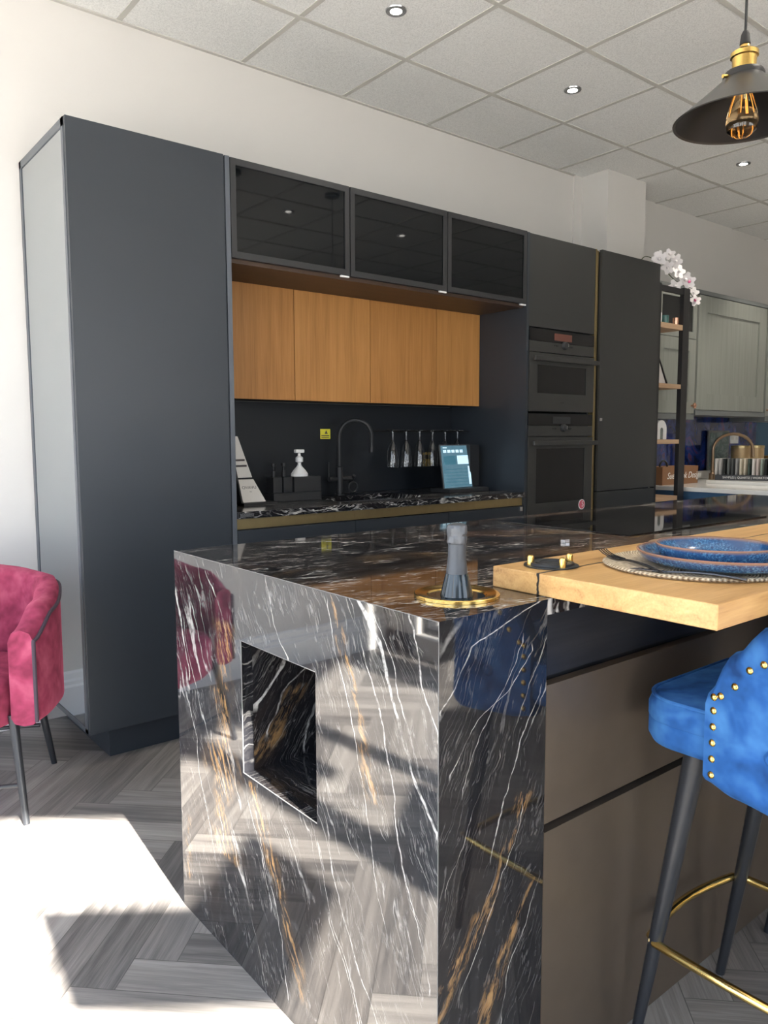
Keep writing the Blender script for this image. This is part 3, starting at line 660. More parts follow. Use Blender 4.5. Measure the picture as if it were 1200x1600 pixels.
tv_ = [(0,0,H),(W,0,H),(ILX,0,H),(ILX,D,H),(0,D,H), (T,T,zb_),(W,T,zb_),(W,0,zb_),(ILX,0,zb_),(ILX,D,zb_),(T,D,zb_)]
top.add(tv_, [(0,1,2,3,4), (5,10,9,8,7,6), (0,4,10,5), (0,5,6,1), (1,6,7), (1,7,8,2), (2,8,9,3), (3,9,10,4)])
obj('top_slab', top, M['m_top'], isl, smooth=0)
NY0, NY1, NZ0, NZ1 = .345, .640, .481, .784
ep = MB()
ep.prism([(0, 0, 0), (T, T, 0), (T, NY0, 0), (0, NY0, 0)], (0, 0, NZ1)).box(0, NY1, 0, T, D, NZ1).box(0, NY0, 0, T, NY1, NZ0)
ep.add([(0,0,NZ1),(0,0,H),(0,D,H),(0,D,NZ1),(T,T,NZ1),(T,T,zb_),(T,D,zb_),(T,D,NZ1)], [(0,3,2,1),(4,5,6,7),(0,1,5,4),(1,2,6,5),(2,3,7,6),(3,0,4,7)])
e_ = obj('end_panel', ep, M['m_end'], isl, smooth=0)
nb = MB()
nb.box(T, NY0-.02, NZ0-.02, .36, NY1+.02, NZ0).box(T, NY0-.02, NZ1, .36, NY1+.02, NZ1+.02).box(T, NY1, NZ0, .36, NY1+.02, NZ1).box(T, NY0-.02, NZ0, .36, NY0, NZ1).box(.36, NY0-.02, NZ0-.02, .38, NY1+.02, NZ1+.02)
obj('niche_box', nb, M['m_niche'], e_, smooth=0)
lip = MB(); b_ = .004
for a, b in (((NY0, NZ0), (NY1, NZ0)), ((NY1, NZ0), (NY1, NZ1)), ((NY1, NZ1), (NY0, NZ1))):
    lip.cyl((.0004, a[0], a[1]), (.0004, b[0], b[1]), .0011, n=8)
M['arris'] = plain('arris_glint', (.13, .13, .13), .5)  # grey paler than the stone paints the glint along its edges
obj('niche_edge', lip, M['arris'], e_, label='painted highlight line round the niche edge')
rp_ = MB(); rp_.add([(0,0,0),(W,0,0),(W,T,0),(T,T,0),(0,0,H),(W,0,H),(W,T,zb_),(T,T,zb_)], [(0,3,2,1),(4,5,6,7),(0,1,5,4),(1,2,6,5),(2,3,7,6),(3,0,4,7)])
obj('return_panel', rp_, M['m_ret'], isl, smooth=0)
obj('arris_glint', MB().tube([(.0003, .0003, 0), (.0003, .0003, H-.0003)], .0006, 8).tube([(.0003, .0003, H-.0004), (.0003, D, H-.0004)], .0008, 8), M['arris'], isl, label='painted highlight line along the stone edge')
obj('return_panel', MB().box(T+.0003, D-T, 0, W, D-.0005, zb_-.0005), M['m_ret'], isl, smooth=0)
ic = thing('island_cabinet', 'bronze handleless island cabinet under the overhanging oak bar', 'cabinet', (1.6, .4, 0))
obj('carcass', MB().box(W+.002, .06, .0, ILX-.02, D-.035, .30).box(W+.15, .06, .30, ILX-.02, D-.035, H-.04), M['black'], ic)
obj('apron', MB().box(W+.001, .016, .80, ILX-.001, .04, H-T-.0005), M['apron'], ic, smooth=0, label='dark stained apron rail')
obj('upper_drawer', MB().box(W+.002, .0, .532, ILX-.001, .022, .79, .001), M['bronze'], ic)
obj('lower_drawer', MB().box(W+.002, .0, .0, ILX-.001, .022, .516, .001), M['bronze'], ic)
obj('grip_channel', MB().box(W+.002, .024, .50, ILX-.001, .045, .80), M['black'], ic, smooth=0)

# oak breakfast bar
bar = tag(obj('oak_breakfast_bar', MB().box(.272, -.302, H+.0004, 2.6, .142, H+.040, .002), M['board'], smooth=0), 'thick pale oak breakfast bar board with a dark resin seam on the island', 'board')
BZ = H + .0404
# induction hob
hb = thing('induction_hob', 'black glass induction hob set flush in the island top', 'hob', (1.6, .6, H))
obj('glass_surface', MB().box(1.11, .40, H+.0003, 1.95, .90, H+.0045, .001), M['gloss_black'], hb)
tag(obj('silver_clip', MB().prism([(.862, .432, H+.0005), (.862, .446, H+.0005), (.872, .440, H+.0005), (.882, .446, H+.0005), (.882, .432, H+.0005), (.872, .437, H+.0005)], (0, 0, .008)), M['steel']), 'tiny silver bow-shaped clip lying alone on the island top', 'clip')

# bottle cooler ring + champagne bottle
rc = Vector((.159, .124, H))
rg = thing('cooler_ring', 'round brass bottle cooler ring let into the island top', 'cooler ring', rc)
obj('rim', MB().lathe(rc, [(.050,.0006),(.054,.0035),(.062,.0042),(.070,.006),(.0755,.0065),(.077,.005),(.077,.0004),(.05,.0004)], 56), M['brass'], rg)
obj('well_shade_disc', MB().lathe(rc, [(0,.0006),(.0505,.0006),(.0505,.0012),(0,.0012)], 40), M['bottle'], rg)  # flat dark disc stands in for the shaded hole inside the ring
bo = thing('champagne_bottle', 'foil-necked champagne bottle standing in the brass cooler ring', 'bottle', rc + Vector((0, .0, .0014)))
bz = rc + Vector((0, 0, .0014))
obj('shoulder', MB().lathe(bz, [(0,0),(.0300,0),(.0275,.010),(.0230,.028),(.0198,.040),(0,.040)], 32), M['bottle'], bo)
obj('foil_sleeve', MB().lathe(bz, [(.0197,.036),(.0185,.05),(.0170,.06),(.0163,.07),(.0160,.092),(.0165,.094)], 32), M['foil_smooth'], bo)
fo = MB(); prof = [(.0165,.0935),(.0178,.096),(.0175,.105),(.0168,.108),(.0178,.112),(.0180,.122),(.0165,.127),(.010,.1295),(0,.130)]
fo.lathe(bz, prof, 28)
fo.v = [(Vector(v) + (Vector((v[0]-rc.x, v[1]-rc.y, 0))*random.uniform(-.07, .07))) for v in fo.v]
obj('foil_cap', fo, M['foil'], bo, label='crinkled grey foil cap over the cork')
# trivet with gold knobs
dc = Vector((.355, .070, BZ))
tv = thing('slotted_trivet', 'black round trivet with three gold feet on the oak bar', 'trivet', dc)
obj('disc', MB().lathe(dc, [(0,.0005),(.0515,.0005),(.0515,.0025),(.042,.003),(.042,.0075),(.037,.008),(.036,.0062),(.030,.0062),(.029,.008),(.023,.008),(.022,.0062),(0,.0062)], 48), M['soft_black'], tv)
for a in (2.55, -.35, 4.35):
    p = dc + Vector((.040*cos(a), .040*sin(a), .0026)); obj('gold_foot', MB().lathe(p, [(0,0),(.0066,0),(.0066,.014),(.0055,.0175),(.003,.019),(0,.019)], 20), M['brass'], tv)
# place setting
pc = Vector((.560, -.110, BZ))
tag(obj('placemat', MB().lathe(pc, [(0,.0005),(.167,.0005),(.172,.004),(.167,.0075),(.15,.0065),(.08,.007),(0,.007)], 96), M['seagrass'], loc=pc), 'round woven seagrass placemat under the blue plates', 'placemat')
def plate(c, R, hgt, label, nm):
    pr = [(0,.0),(R*.66,.0),(R*.72,.001),(R*.80,.004),(R*.93,hgt*.4),(R*.99,hgt*.85),(R,hgt),(R*.985,hgt+.002),(R*.945,hgt*.75),(R*.88,hgt*.36),(R*.76,.0085),(R*.6,.0065),(R*.3,.006),(0,.006)]
    p = thing(nm, label, 'plate', c, 'blue plates')
    o = obj('dish', MB().lathe(c, pr, 96), M['plate'], p, smooth=50)
    obj('brown_rim', MB().lathe(c, [(R*.99,hgt+.0002),(R*1.004,hgt+.001),(R*.995,hgt+.0028),(R*.978,hgt+.0022),(R*.99,hgt+.0002)], 96), M['plate_rim'], p)
    return p
plate(Vector((.565, -.155, BZ+.0078)), .150, .025, 'larger blue speckled dinner plate lying on the woven placemat', 'dinner_plate')
plate(Vector((.548, -.150, BZ+.0155)), .104, .031, 'smaller blue speckled side plate stacked on the dinner plate', 'side_plate')
def cutlery(name, label, a, b, kind, z, mat):
    c = thing(name, label, 'cutlery', ((a[0]+b[0])/2, (a[1]+b[1])/2, z))
    a3, b3 = Vector((a[0], a[1], z+.0015)), Vector((b[0], b[1], z+.0015)); d = (b3-a3); L = d.length; d.normalize(); n = Vector((-d.y, d.x, 0))
    hm = MB(); N = 14
    for i in range(N):
        pass
    hm.tube([a3 + d*(L*.68*i/N) + Vector((0,0,.004*sin(pi*i/N))) for i in range(N+1)], [.0019 + .0013*(1-i/N) for i in range(N+1)], 8)
    obj('handle', hm, mat, c)
    h0 = a3 + d*(L*.66)
    if kind == 'fork':
        fm = MB(); fm.obox(h0 + d*L*.08 + Vector((0,0,.0015)), d, n, (0,0,1), L*.09, .010, .0012, .0008)
        for k in (-1.5, -.5, .5, 1.5):
            fm.tube([h0 + d*L*(.15) + n*(.0056*k) + Vector((0,0,.0015)), h0 + d*L*.25 + n*(.0056*k) + Vector((0,0,.004)), h0 + d*L*.34 + n*(.0054*k) + Vector((0,0,.009))], .0012, 6)
        obj('tines', fm, mat, c)
    elif kind == 'knife':
        obj('blade', MB().prism([h0 + n*.004, h0 - n*.006, h0 + d*L*.28 - n*.008, h0 + d*L*.34 + n*.003], (0, 0, .0014)), mat, c)
    else:
        bm_ = MB().ball(h0 + d*L*.17 + Vector((0,0,.001)), .014, 18, 8, .3)
        obj('bowl', bm_, mat, c)
M['cutlery'] = plain('black_steel', (.10, .10, .105), .25, .9)
cutlery('fork', 'dark fork resting on the placemat edge beside the resin seam', (.402, -.130), (.505, .062), 'fork', BZ+.0078, M['cutlery'])
cutlery('table_knife', 'dark knife lying along the near edge of the placemat', (.440, -.262), (.395, -.075), 'knife', BZ+.0078, M['cutlery'])
cutlery('teaspoon', 'small dark spoon lying across the side plate', (.475, -.128), (.556, -.20), 'spoon', BZ+.023, M['cutlery'])
tag(obj('copper_coaster', MB().lathe((.80, .085, BZ), [(0,.0005),(.05,.0005),(.05,.004),(.046,.006),(0,.005)], 48), M['gold_jar']), 'low bronze coaster on the oak bar behind the plates', 'coaster')

# ------------------------------------------------------------------ bar stools
def shell(path, zb, zt, th, closed_cap=True, rows=10, tuft=None):
    """upholstered wrap-round shell: path = list of (x,y) outer plan points; zb/zt functions of s in 0..1"""
    N = len(path); nor = []
    for i in range(N):
        a = Vector(path[max(i-1,0)]); b = Vector(path[min(i+1,N-1)]); tt = (b-a).normalized(); nor.append(Vector((-tt.y, tt.x)))
    vs = []; fs = []; per = 2*rows + 2*4
    for i in range(N):
        s = i/(N-1); p = Vector(path[i]); n = nor[i]; lo, hi = zb(s), zt(s); prof = []
        for k in range(rows+1):
            f = k/rows; o = 0.
            if tuft: o = tuft(s, f)
            prof.append((o, lo + (hi-lo)*f))
        for k in range(1, 4):
            a = pi*k/4; prof.append((th/2 - th/2*cos(a), hi + .45*th*sin(a)))
        for k in range(rows+1): prof.append((th, hi - (hi-lo)*k/rows))
        for k in range(1, 4):
            a = pi*k/4; prof.append((th/2 + th/2*cos(a), lo - .25*th*sin(a)))
        for o, z in prof: q = p + n*o; vs.append((q.x, q.y, z))
        per = len(prof)
    for i in range(N-1):
        for k in range(per):
            l = (k+1) % per; fs.append((i*per+k, i*per+l, (i+1)*per+l, (i+1)*per+k))
    fs += [tuple(range(per)), tuple((N-1)*per + k for k in range(per-1, -1, -1))]
    m = MB(); m.add(vs, fs); return m
def smoothpath(ctrl, n):
    pts = [Vector(c) for c in ctrl]; out = []
    P = [pts[0]*2 - pts[1]] + pts + [pts[-1]*2 - pts[-2]]
    seg = len(pts)-1
    for i in range(n):
        u = i/(n-1)*seg; k = min(int(u), seg-1); f = u-k; a, b, c, d = P[k:k+4]
        out.append(tuple(.5*((2*b) + (c-a)*f + (2*a-5*b+4*c-d)*f*f + (3*b-a-3*c+d)*f**3)))
    return out
def interp(tab):
    def fn(s):
        for (a, x), (b, y) in zip(tab, tab[1:]):
            if s <= b: f = (s-a)/(b-a); f = f*f*(3-2*f) ; return x + (y-x)*f
        return tab[-1][1]
    return fn
SCX, SCY = .67, -.24
def build_stool():
    st = thing('bar_stool', 'blue velvet bar stool with brass nail heads, nearest under the oak bar', 'stool', (SCX, SCY, 0), 'blue velvet bar stools')
    # seat: rounded block in two tiers
    def cushion(z0, z1, hx, y0, y1, r, dome):
        pl = []; n = 10
        for (cx, cy, a0) in ((hx-r, y1-r, 0), (-hx+r, y1-r, pi/2), (-hx+r, y0+r, pi), (hx-r, y0+r, 1.5*pi)):
            for k in range(n+1):
                a = a0 + pi/2*k/n; pl.append((cx + r*cos(a), cy + r*sin(a)))
        c = Vector((0, (y0+y1)/2)); vs = []; fs = []; m = len(pl)
        h = z1-z0
        prof = [(.0, 0), (.9, 0), (.97, .004), (1., .018), (1., h-.004), (.99, h), (0, h)] if dome == 0 else [(0, 0), (.99, 0), (1., .004), (1., h-.02), (.975, h-.004), (.93, h+dome*.25), (.6, h+dome*.8), (.3, h+dome), (0, h+dome)]
        mb = MB()
        for f, z in prof:
            for x, y in pl: vs.append((SCX + x*f, SCY + c.y + (y-c.y)*f, z0+z))
        for k in range(len(prof)-1):
            for i in range(m): j = (i+1) % m; fs.append((k*m+i, k*m+j, (k+1)*m+j, (k+1)*m+i))
        return mb.add(vs, fs)
    obj('seat_base', cushion(.655, .705, .212, -.22, .192, .075, 0.), M['blue_velvet'], st, smooth=60)
    se = obj('seat', cushion(.704, .748, .214, -.20, .194, .08, .012), M['blue_velvet'], st, smooth=60)
    hx, y0, y1, r = .206, -.2, .187, .075; pl = []
    for (cx, cy, a0) in ((hx-r, y1-r, 0), (-hx+r, y1-r, pi/2), (-hx+r, y0+r, pi), (hx-r, y0+r, 1.5*pi)):
        for k in range(9): a = a0 + pi/2*k/8; pl.append((SCX + cx + r*cos(a), SCY + cy + r*sin(a), .7475))
    obj('piping', MB().tube(pl, .004, 8, True), M['blue_velvet'], se)
    # back
    R = .235
    ctrl = [(-.222, .045), (-.232, -.03), (-.236, -.10), (-.222, -.175), (-.165, -.245), (-.08, -.275), (0, -.282)]
    ctrl = ctrl + [(-x, y) for x, y in reversed(ctrl[:-1])]
    path = [(SCX+x, SCY+y) for x, y in smoothpath(ctrl, 72)]
    zb = interp([(0, .640), (.06, .628), (.3, .605), (.5, .60), (.7, .605), (.94, .628), (1, .64)])
    zt = interp([(0, .770), (.045, .845), (.11, .90), (.2, .94), (.35, .98), (.5, .995), (.65, .98), (.8, .94), (.89, .90), (.955, .845), (1, .77)])
    buttons = [(.135, .30), (.28, .32), (.427, .32), (.573, .32), (.72, .32), (.865, .30), (.205, .66), (.355, .66), (.50, .66), (.645, .66), (.795, .66)]
    def tuft(s, f):
        o = 0.
        for bs, bf in buttons:
            d2 = ((s-bs)/.035)**2 + ((f-bf)/.12)**2; o += .014*math.exp(-d2)
            if f < bf: o += .0055*math.exp(-((s-bs)/.008)**2)*max(0, 1-(bf-f)/.36)
        e = min(s, 1-s)
        return o
    bk = obj('backrest', shell(path, zb, zt, .05, rows=26, tuft=tuft), M['blue_velvet'], st, smooth=60)
    N = len(path); nm = MB(); bm2 = MB()
    def at(s, f, out):
        i = s*(N-1); k = min(int(i), N-2); q = Vector(path[k]).lerp(Vector(path[k+1]), i-k); tt = (Vector(path[k+1]) - Vector(path[k])).normalized(); n = Vector((tt.y, -tt.x))
        q = q + n*out; return Vector((q.x, q.y, zb(s) + (zt(s)-zb(s))*f)), Vector((n.x, n.y, 0))
    spots = [(.018, f) for f in (.06, .24, .42, .60, .78, .93)]
    s = .032
    while s < .97:
        spots.append((s, 1 - .045/max(.1, zt(s)-zb(s)) + .03)); s += .028
    spots += [(.982, f) for f in (.06, .24, .42, .60, .78, .93)]
    for s, f in spots:
        p, n = at(s, f, .0005); obj('nail_head', MB().lathe(p, [(0, .0042), (.0035, .0035), (.006, .0014), (.0066, 0), (0, 0)], 12, n), M['brass'], bk, label='brass nail head')
    for bs, bf in buttons:
        p, n = at(bs, bf, -.010); obj('tufting_button', MB().lathe(p, [(0, .009), (.008, .0075), (.013, .003), (.014, 0), (0, 0)], 18, n), M['blue_velvet'], bk)
    rail = []
    for (sx, sy) in ((-1, 1), (1, 1), (1, -1), (-1, -1)):
        fx, fy = (.175*sx, .195 if sy > 0 else -.215); tx, ty = (.160*sx, .09 if sy > 0 else -.13)
        obj('leg', MB().cyl((SCX+fx, SCY+fy, .0), (SCX+tx, SCY+ty, .656), .0095, .021, 20), M['leg'], st)
        k = .25/.656; rail.append(Vector((SCX + fx + (tx-fx)*k + .014*sx*.5, SCY + fy + (ty-fy)*k + .012*sy, .25)))
    A, B, C_, D_ = rail; pts = []
    def side(p, q, bul):
        d = q-p; n = Vector((d.y, -d.x, 0)).normalized()*(-1)
        for k in range(12):
            f = .04 + .92*k/11; pts.append(p + d*f + n*(-bul*sin(pi*f))*-1)
    side(A, B, .025); side(B, C_, .006); side(C_, D_, .012); side(D_, A, .006)
    fr = obj('footrest', MB().tube(pts, .0085, 12, True), M['gold_tube'], st, label='polished gold footrest ring')
    for p in rail: obj('screw', MB().lathe(p + Vector((0, -.004, .002)), [(0, .007), (.004, .006), (.006, 0), (0, 0)], 10, (0, -1, 0)), M['brass_dull'], fr)
    return st
stool = build_stool()
dup(stool, (SCX+.585, SCY, 0), 'second blue velvet bar stool, further along the oak bar')

# ------------------------------------------------------------------ raspberry tub chair
fc = Vector((-.32, 2.02, 0)); fF = Vector((-.43, -.90, 0)).normalized(); fR = Vector((-fF.y, fF.x, 0))
def cl(r, f, z): return fc + fR*r + fF*f + Vector((0, 0, z))
ch = thing('tub_chair', 'raspberry velvet tub chair with dark piping on black legs', 'chair', fc)
ctrl = [(.275, .215), (.305, .10), (.312, -.05), (.28, -.19), (.20, -.275), (.10, -.30), (0, -.305)]
ctrl = ctrl + [(-a, b) for a, b in reversed(ctrl[:-1])]
pth = [tuple(cl(a, b, 0).xy) for a, b in smoothpath(ctrl, 60)]
zb = interp([(0, .33), (.5, .31), (1, .33)]); zt = interp([(0, .585), (.10, .655), (.25, .705), (.5, .735), (.75, .705), (.9, .655), (1, .585)])
sh = shell(pth, zb, zt, .085, rows=10)
# make the normals point inwards: choose the side nearer the centre
if (Vector(sh.v[20]).xy - fc.xy).length > 10: pass
cb = obj('tub_back', sh, M['pink_velvet'], ch, smooth=60)
pp = []
for k in range(0, 10): pp.append(Vector((pth[0][0], pth[0][1], .325 + (.585-.325)*k/9)))
for i in range(0, 60): pp.append(Vector((pth[i][0], pth[i][1], zt(i/59) + .003)))
for k in range(0, 10): pp.append(Vector((pth[-1][0], pth[-1][1], .585 - (.585-.325)*k/9)))
obj('piping', MB().tube(pp, .0065, 8), M['piping'], cb, label='dark piping along the outer edge')
def tubseat(z0, z1, rr):
    vs = []; fs = []; m = 40; prof = [(0, 0), (.92, 0), (1, .02), (1, z1-z0-.03), (.94, z1-z0-.005), (.6, z1-z0+.006), (0, z1-z0+.01)]
    for f, z in prof:
        for i in range(m):
            a = 2*pi*i/m; c, s_ = cos(a), sin(a); e = .72
            x = rr*abs(c)**e*(1 if c > 0 else -1); y = rr*1.12*abs(s_)**e*(1 if s_ > 0 else -1)
            q = cl(x*f, y*f + .0, z0+z); vs.append(tuple(q))
    for k in range(len(prof)-1):
        for i in range(m): j = (i+1) % m; fs.append((k*m+i, k*m+j, (k+1)*m+j, (k+1)*m+i))
    return MB().add(vs, fs)
obj('seat', tubseat(.30, .455, .215), M['pink_velvet'], ch, smooth=60)
for (a, b) in ((.235, .243), (.235, -.236), (-.235, .243), (-.235, -.236)):
    obj('leg', MB().cyl(cl(a, b, 0), cl(a*.83, b*.72, .34), .0105, .0155, 16), M['leg'], ch)
obj('stretcher', MB().cyl(cl(.20, -.19, .17), cl(-.20, -.19, .17), .007, n=10).cyl(cl(.21, .215, .12), cl(-.21, .215, .12), .007, n=10), M['leg'], ch)

# ------------------------------------------------------------------ pendants
PX, PY, PZ = .975, .05, 1.94
pl_ = thing('pendant_lamp', 'black and brass cone pendant lamp with a filament bulb over the oak bar', 'lamp', (PX, PY, ZC), 'cone pendants over the island')
def pen(mat, name, prof, n=48, parent=pl_, **k): return obj(name, MB().lathe((PX, PY, PZ), prof, n), mat, parent, **k)
R0 = .145
shd = pen(M['lamp_out'], 'shade', [(R0+.001, .0), (R0+.003, .002), (R0, .004), (.094, .045), (.050, .082), (.041, .094), (.039, .094), (.048, .081), (.092, .043), (R0-.003, .003), (R0+.001, .0)], 64)
pen(M['lamp_in'], 'shade_lining', [(R0-.004, .0026), (.0905, .041), (.046, .079), (.0, .085)], 64, shd)
pen(M['black'], 'collar', [(0, .0845), (.044, .0845), (.044, .097), (.040, .104), (0, .105)])
pen(M['brass'], 'lamp_holder', [(0, .105), (.025, .105), (.026, .134), (.0295, .136), (.0295, .145), (.021, .151), (.013, .155), (.010, .162), (0, .163)])
obj('thumb_screw', MB().cyl((PX-.040, PY+.012, PZ+.088), (PX-.058, PY+.018, PZ+.086), .004, n=12), M['brass'], pl_)
pen(M['black'], 'cord_grip', [(0, .163), (.0115, .163), (.009, .184), (.005, .192), (0, .192)], 20)
obj('cord', MB().cyl((PX, PY, PZ+.192), (PX, PY, ZC-.025), .0030, n=10), M['black'], pl_)
obj('ceiling_rose', MB().lathe((PX, PY, ZC-.028), [(0,0),(.05,0),(.055,.004),(.055,.0245),(0,.0245)], 32), M['black'], pl_)
bulb = MB().lathe((PX, PY, PZ), [(0,.083),(.012,.08),(.015,.070),(.023,.046),(.031,.018),(.0345,-.004),(.031,-.022),(.018,-.034),(0,-.038)], 32)
bulb.lathe((PX, PY, PZ), [(0,-.0365),(.0172,-.0328),(.030,-.0215),(.0335,-.004),(.030,.018),(.022,.046),(.014,.069),(.011,.0785),(0,.0815)], 32)
bu = obj('bulb', bulb, M['amber_glass'], pl_)
for a in range(4):
    x, y = .009*cos(a*pi/2+.3), .009*sin(a*pi/2+.3)
    obj('filament', MB().cyl((PX+x*.6, PY+y*.6, PZ+.066), (PX+x*1.5, PY+y*1.5, PZ+.008), .0007, n=6), M['filament'], bu)
obj('filament_stem', MB().cyl((PX, PY, PZ+.078), (PX, PY, PZ+.035), .003, n=8), M['amber_glass'], bu)
dup(pl_, (1.80, PY, ZC), 'second cone pendant along the island, seen only in reflection'); dup(pl_, (2.62, PY, ZC), 'third cone pendant along the island, seen only as a rose in the black glass')

# ------------------------------------------------------------------ downlights
DLL = {(1.417, 1.80): 'ceiling downlight nearest the tall charcoal cabinet', (2.617, 1.80): 'ceiling downlight in front of the black glass cabinets and oven tower', (4.40, 1.775): 'ceiling downlight beyond the pendant lamp'}
dproto = None
for (x, y) in [(1.417, 1.80), (2.617, 1.80), (4.40, 1.775), (1.417, -.53), (2.60, -.53), (3.79, -.53), (4.40, .6), (5.6, .6), (5.6, 1.8), (6.6, 1.1)]:  # unseen ones over the right side are added to brighten that end
    lb = DLL.get((x, y), 'recessed ceiling downlight out of direct view; those over the right side are added for brightness')
    if dproto is None:
        dproto = thing('ceiling_downlight', lb, 'downlight', (x, y, ZC), 'ceiling downlights')
        obj('bezel', MB().lathe((x, y, ZC-.005), [(.026,0),(.044,0),(.046,.0045),(.026,.0045),(.026,0)], 32), M['steel'], dproto)
        obj('lamp', MB().lathe((x, y, ZC-.004), [(0,.0),(.0258,0),(.0258,.003),(0,.003)], 24), M['downlight_glow'], dproto)
    else: dup(dproto, (x, y, ZC), lb)
    L = bpy.data.lights.new('downlight_beam', 'SPOT'); L.energy = 42; L.spot_size = radians(95); L.spot_blend = .6; L.shadow_soft_size = .03; L.color = (1., .93, .82)
    lo = bpy.data.objects.new('downlight_beam', L); COL.objects.link(lo); lo.location = (x, y, ZC-.02)

# ------------------------------------------------------------------ open shelving unit
SY0_, SY1_ = 2.02, 2.30
sh = thing('shelving_unit', 'black metal frame shelving with pale wood shelves beside the fridge', 'shelving', (4.06, 2.15, 0))
obj('upright', MB().box(3.845, SY0_, 0, 3.87, SY0_+.03, 2.235), M['black'], sh, smooth=0)
obj('upright', MB().box(3.845, SY1_-.03, 0, 3.87, SY1_, 2.235), M['black'], sh, smooth=0)
obj('upright', MB().box(4.145, SY0_, 0, 4.222, SY0_+.03, 2.235), M['black'], sh, smooth=0)
obj('top_bar', MB().box(3.87, SY0_+.003, 2.19, 4.145, SY0_+.027, 2.225), M['black'], sh, smooth=0)
SZ = [(.79, .82), (1.18, 1.21), (1.555, 1.585), (1.95, 1.985)]
for a, b in SZ: obj('shelf', MB().box(3.8705, SY0_+.002, a, 4.1445, SY1_-.002, b), M['shelf_wood'], sh, smooth=0)
obj('cross_panel', MB().box(3.8705, SY1_-.002, 1.345, 4.1445, SY1_-.001, 1.47), M['black'], sh, smooth=0)
def tumbler(x, y, z, r, h, mat, label, nm='tumbler', cat='cup'):
    return tag(obj(nm, MB().lathe((x, y, z+.0006), [(0,0),(r*.9,0),(r,h*.5),(r,h),(r*.9,h),(r*.9,h*.5),(r*.8,.006),(0,.006)], 24), mat), label, cat)
tumbler(3.945, 2.08, 1.985, .018, .07, M['white'], 'small white candle cup on the top shelf against the fridge', 'candle_cup', 'candle')
M['green_glass'] = plain('green_glaze', (.05, .14, .13), .2)
tumbler(4.015, 2.08, 1.985, .026, .06, M['green_glass'], 'small dark green tumbler on the top shelf')
tumbler(4.12, 2.06, 1.985, .022, .05, M['copper'], 'small brown tumbler on the top shelf against the upright')
fr = thing('picture_frame', 'angled black frame with a white card on the second shelf from the top', 'frame', (3.95, 2.1, 1.585))
obj('border', MB().tube([(3.90, 2.10, 1.5935), (4.095, 2.10, 1.5935), (3.90, 2.10, 1.90)], .008, 6, True), M['black'], fr)
obj('card', MB().prism([(3.90, 2.103, 1.596), (4.09, 2.103, 1.596), (3.90, 2.103, 1.895)], (0, .003, 0)), M['paper'], fr)
ar = []
for k in range(17): a = pi*k/16; ar.append((4.035 + .062*cos(a), 2.09, 1.2105 + .07 + .062*sin(a)))
ao = thing('arch_ornament', 'white arch-shaped ornament on the third shelf from the top', 'ornament', (4.035, 2.09, 1.21))
outer = [(4.097, 2.09, 1.2106)] + ar + [(3.973, 2.09, 1.2106)]
inner = [(4.035 - .017, 2.09, 1.2106)] + [(4.035 - .017*cos(pi*k/8), 2.09, 1.275 + .017*sin(pi*k/8)) for k in range(9)] + [(4.035 + .017, 2.09, 1.2106)]
obj('arch', MB().prism(outer, (0, .03, 0)), M['white'], ao)
obj('recess', MB().prism([(x, y-.0006, z) for x, y, z in inner], (0, .0005, 0)), M['pot_grey'], ao)
pt = thing('shelf_plant', 'small dark leafy plant behind the white arch ornament', 'plant', (4.0, 2.22, 1.21))
obj('pot', MB().lathe((4.0, 2.22, 1.2106), [(0,0),(.035,0),(.04,.07),(0,.07)], 20), M['black'], pt)
lf = MB()
for k in range(26):
    a = random.uniform(0, 2*pi); el = random.uniform(.3, 1.3); d = Vector((cos(a)*cos(el), sin(a)*cos(el), sin(el))); p = Vector((4.0, 2.22, 1.29)) + d*.02; n = d.cross(Vector((0,0,1))).normalized()*.012
    q = d*random.uniform(.05, .08); lf.quad(p, p + q*.5 + n, p + q, p + q*.5 - n)
obj('leaves', lf, M['leaf'], pt, smooth=0)
# orchid
orc = thing('orchid', 'white and pink orchid spray arching over the open shelves', 'orchid', (3.95, 2.17, 1.985))
op = thing
obj('pot', MB().lathe((3.90, 2.24, 1.9856), [(0,0),(.03,0),(.028,.09),(0,.09)], 20), M['white'], orc)
sp = smoothpath([(3.90, 2.24, 2.06), (3.87, 2.23, 2.25), (3.905, 2.20, 2.42), (3.97, 2.17, 2.435), (4.06, 2.13, 2.37), (4.15, 2.10, 2.30), (4.24, 2.07, 2.26), (4.39, 2.08, 2.19)], 40)
obj('stem', MB().tube(sp, .003, 8), M['stem'], orc)
def bloom(c, s, pink, face):
    face = Vector(face).normalized(); a = face.orthogonal().normalized(); b = face.cross(a); m = MB()
    for k in range(5):
        t0 = 2*pi*k/5 + random.uniform(-.2, .2); d = a*cos(t0) + b*sin(t0); n = face.cross(d)
        c = Vector(c); tip = c + d*s + face*s*.15
        m.add([c, c + d*s*.45 + n*s*.42 + face*s*.12, tip + n*s*.2, tip - n*s*.2, c + d*s*.45 - n*s*.42 + face*s*.12], [(0,1,2,3,4)])
    o = obj('bloom', m, M['petal'], orc, smooth=0)
    obj('lip', MB().ball(c + face*s*.2, s*.22, 10, 6), M['petal_pink'] if pink else M['petal'], o)
BL_ = [((3.924,2.08,2.405),.05,0),((3.98,2.12,2.43),.045,0),((4.12,2.08,2.418),.05,0),((4.028,2.08,2.363),.045,0),((4.165,2.08,2.352),.05,0),((4.217,2.06,2.302),.055,0),((4.13,2.08,2.249),.05,0),((4.238,2.04,2.29),.045,1),((4.301,2.08,2.291),.04,1),((4.364,2.08,2.233),.042,0),((4.393,2.08,2.183),.04,1),((4.08,2.10,2.46),.04,0)]
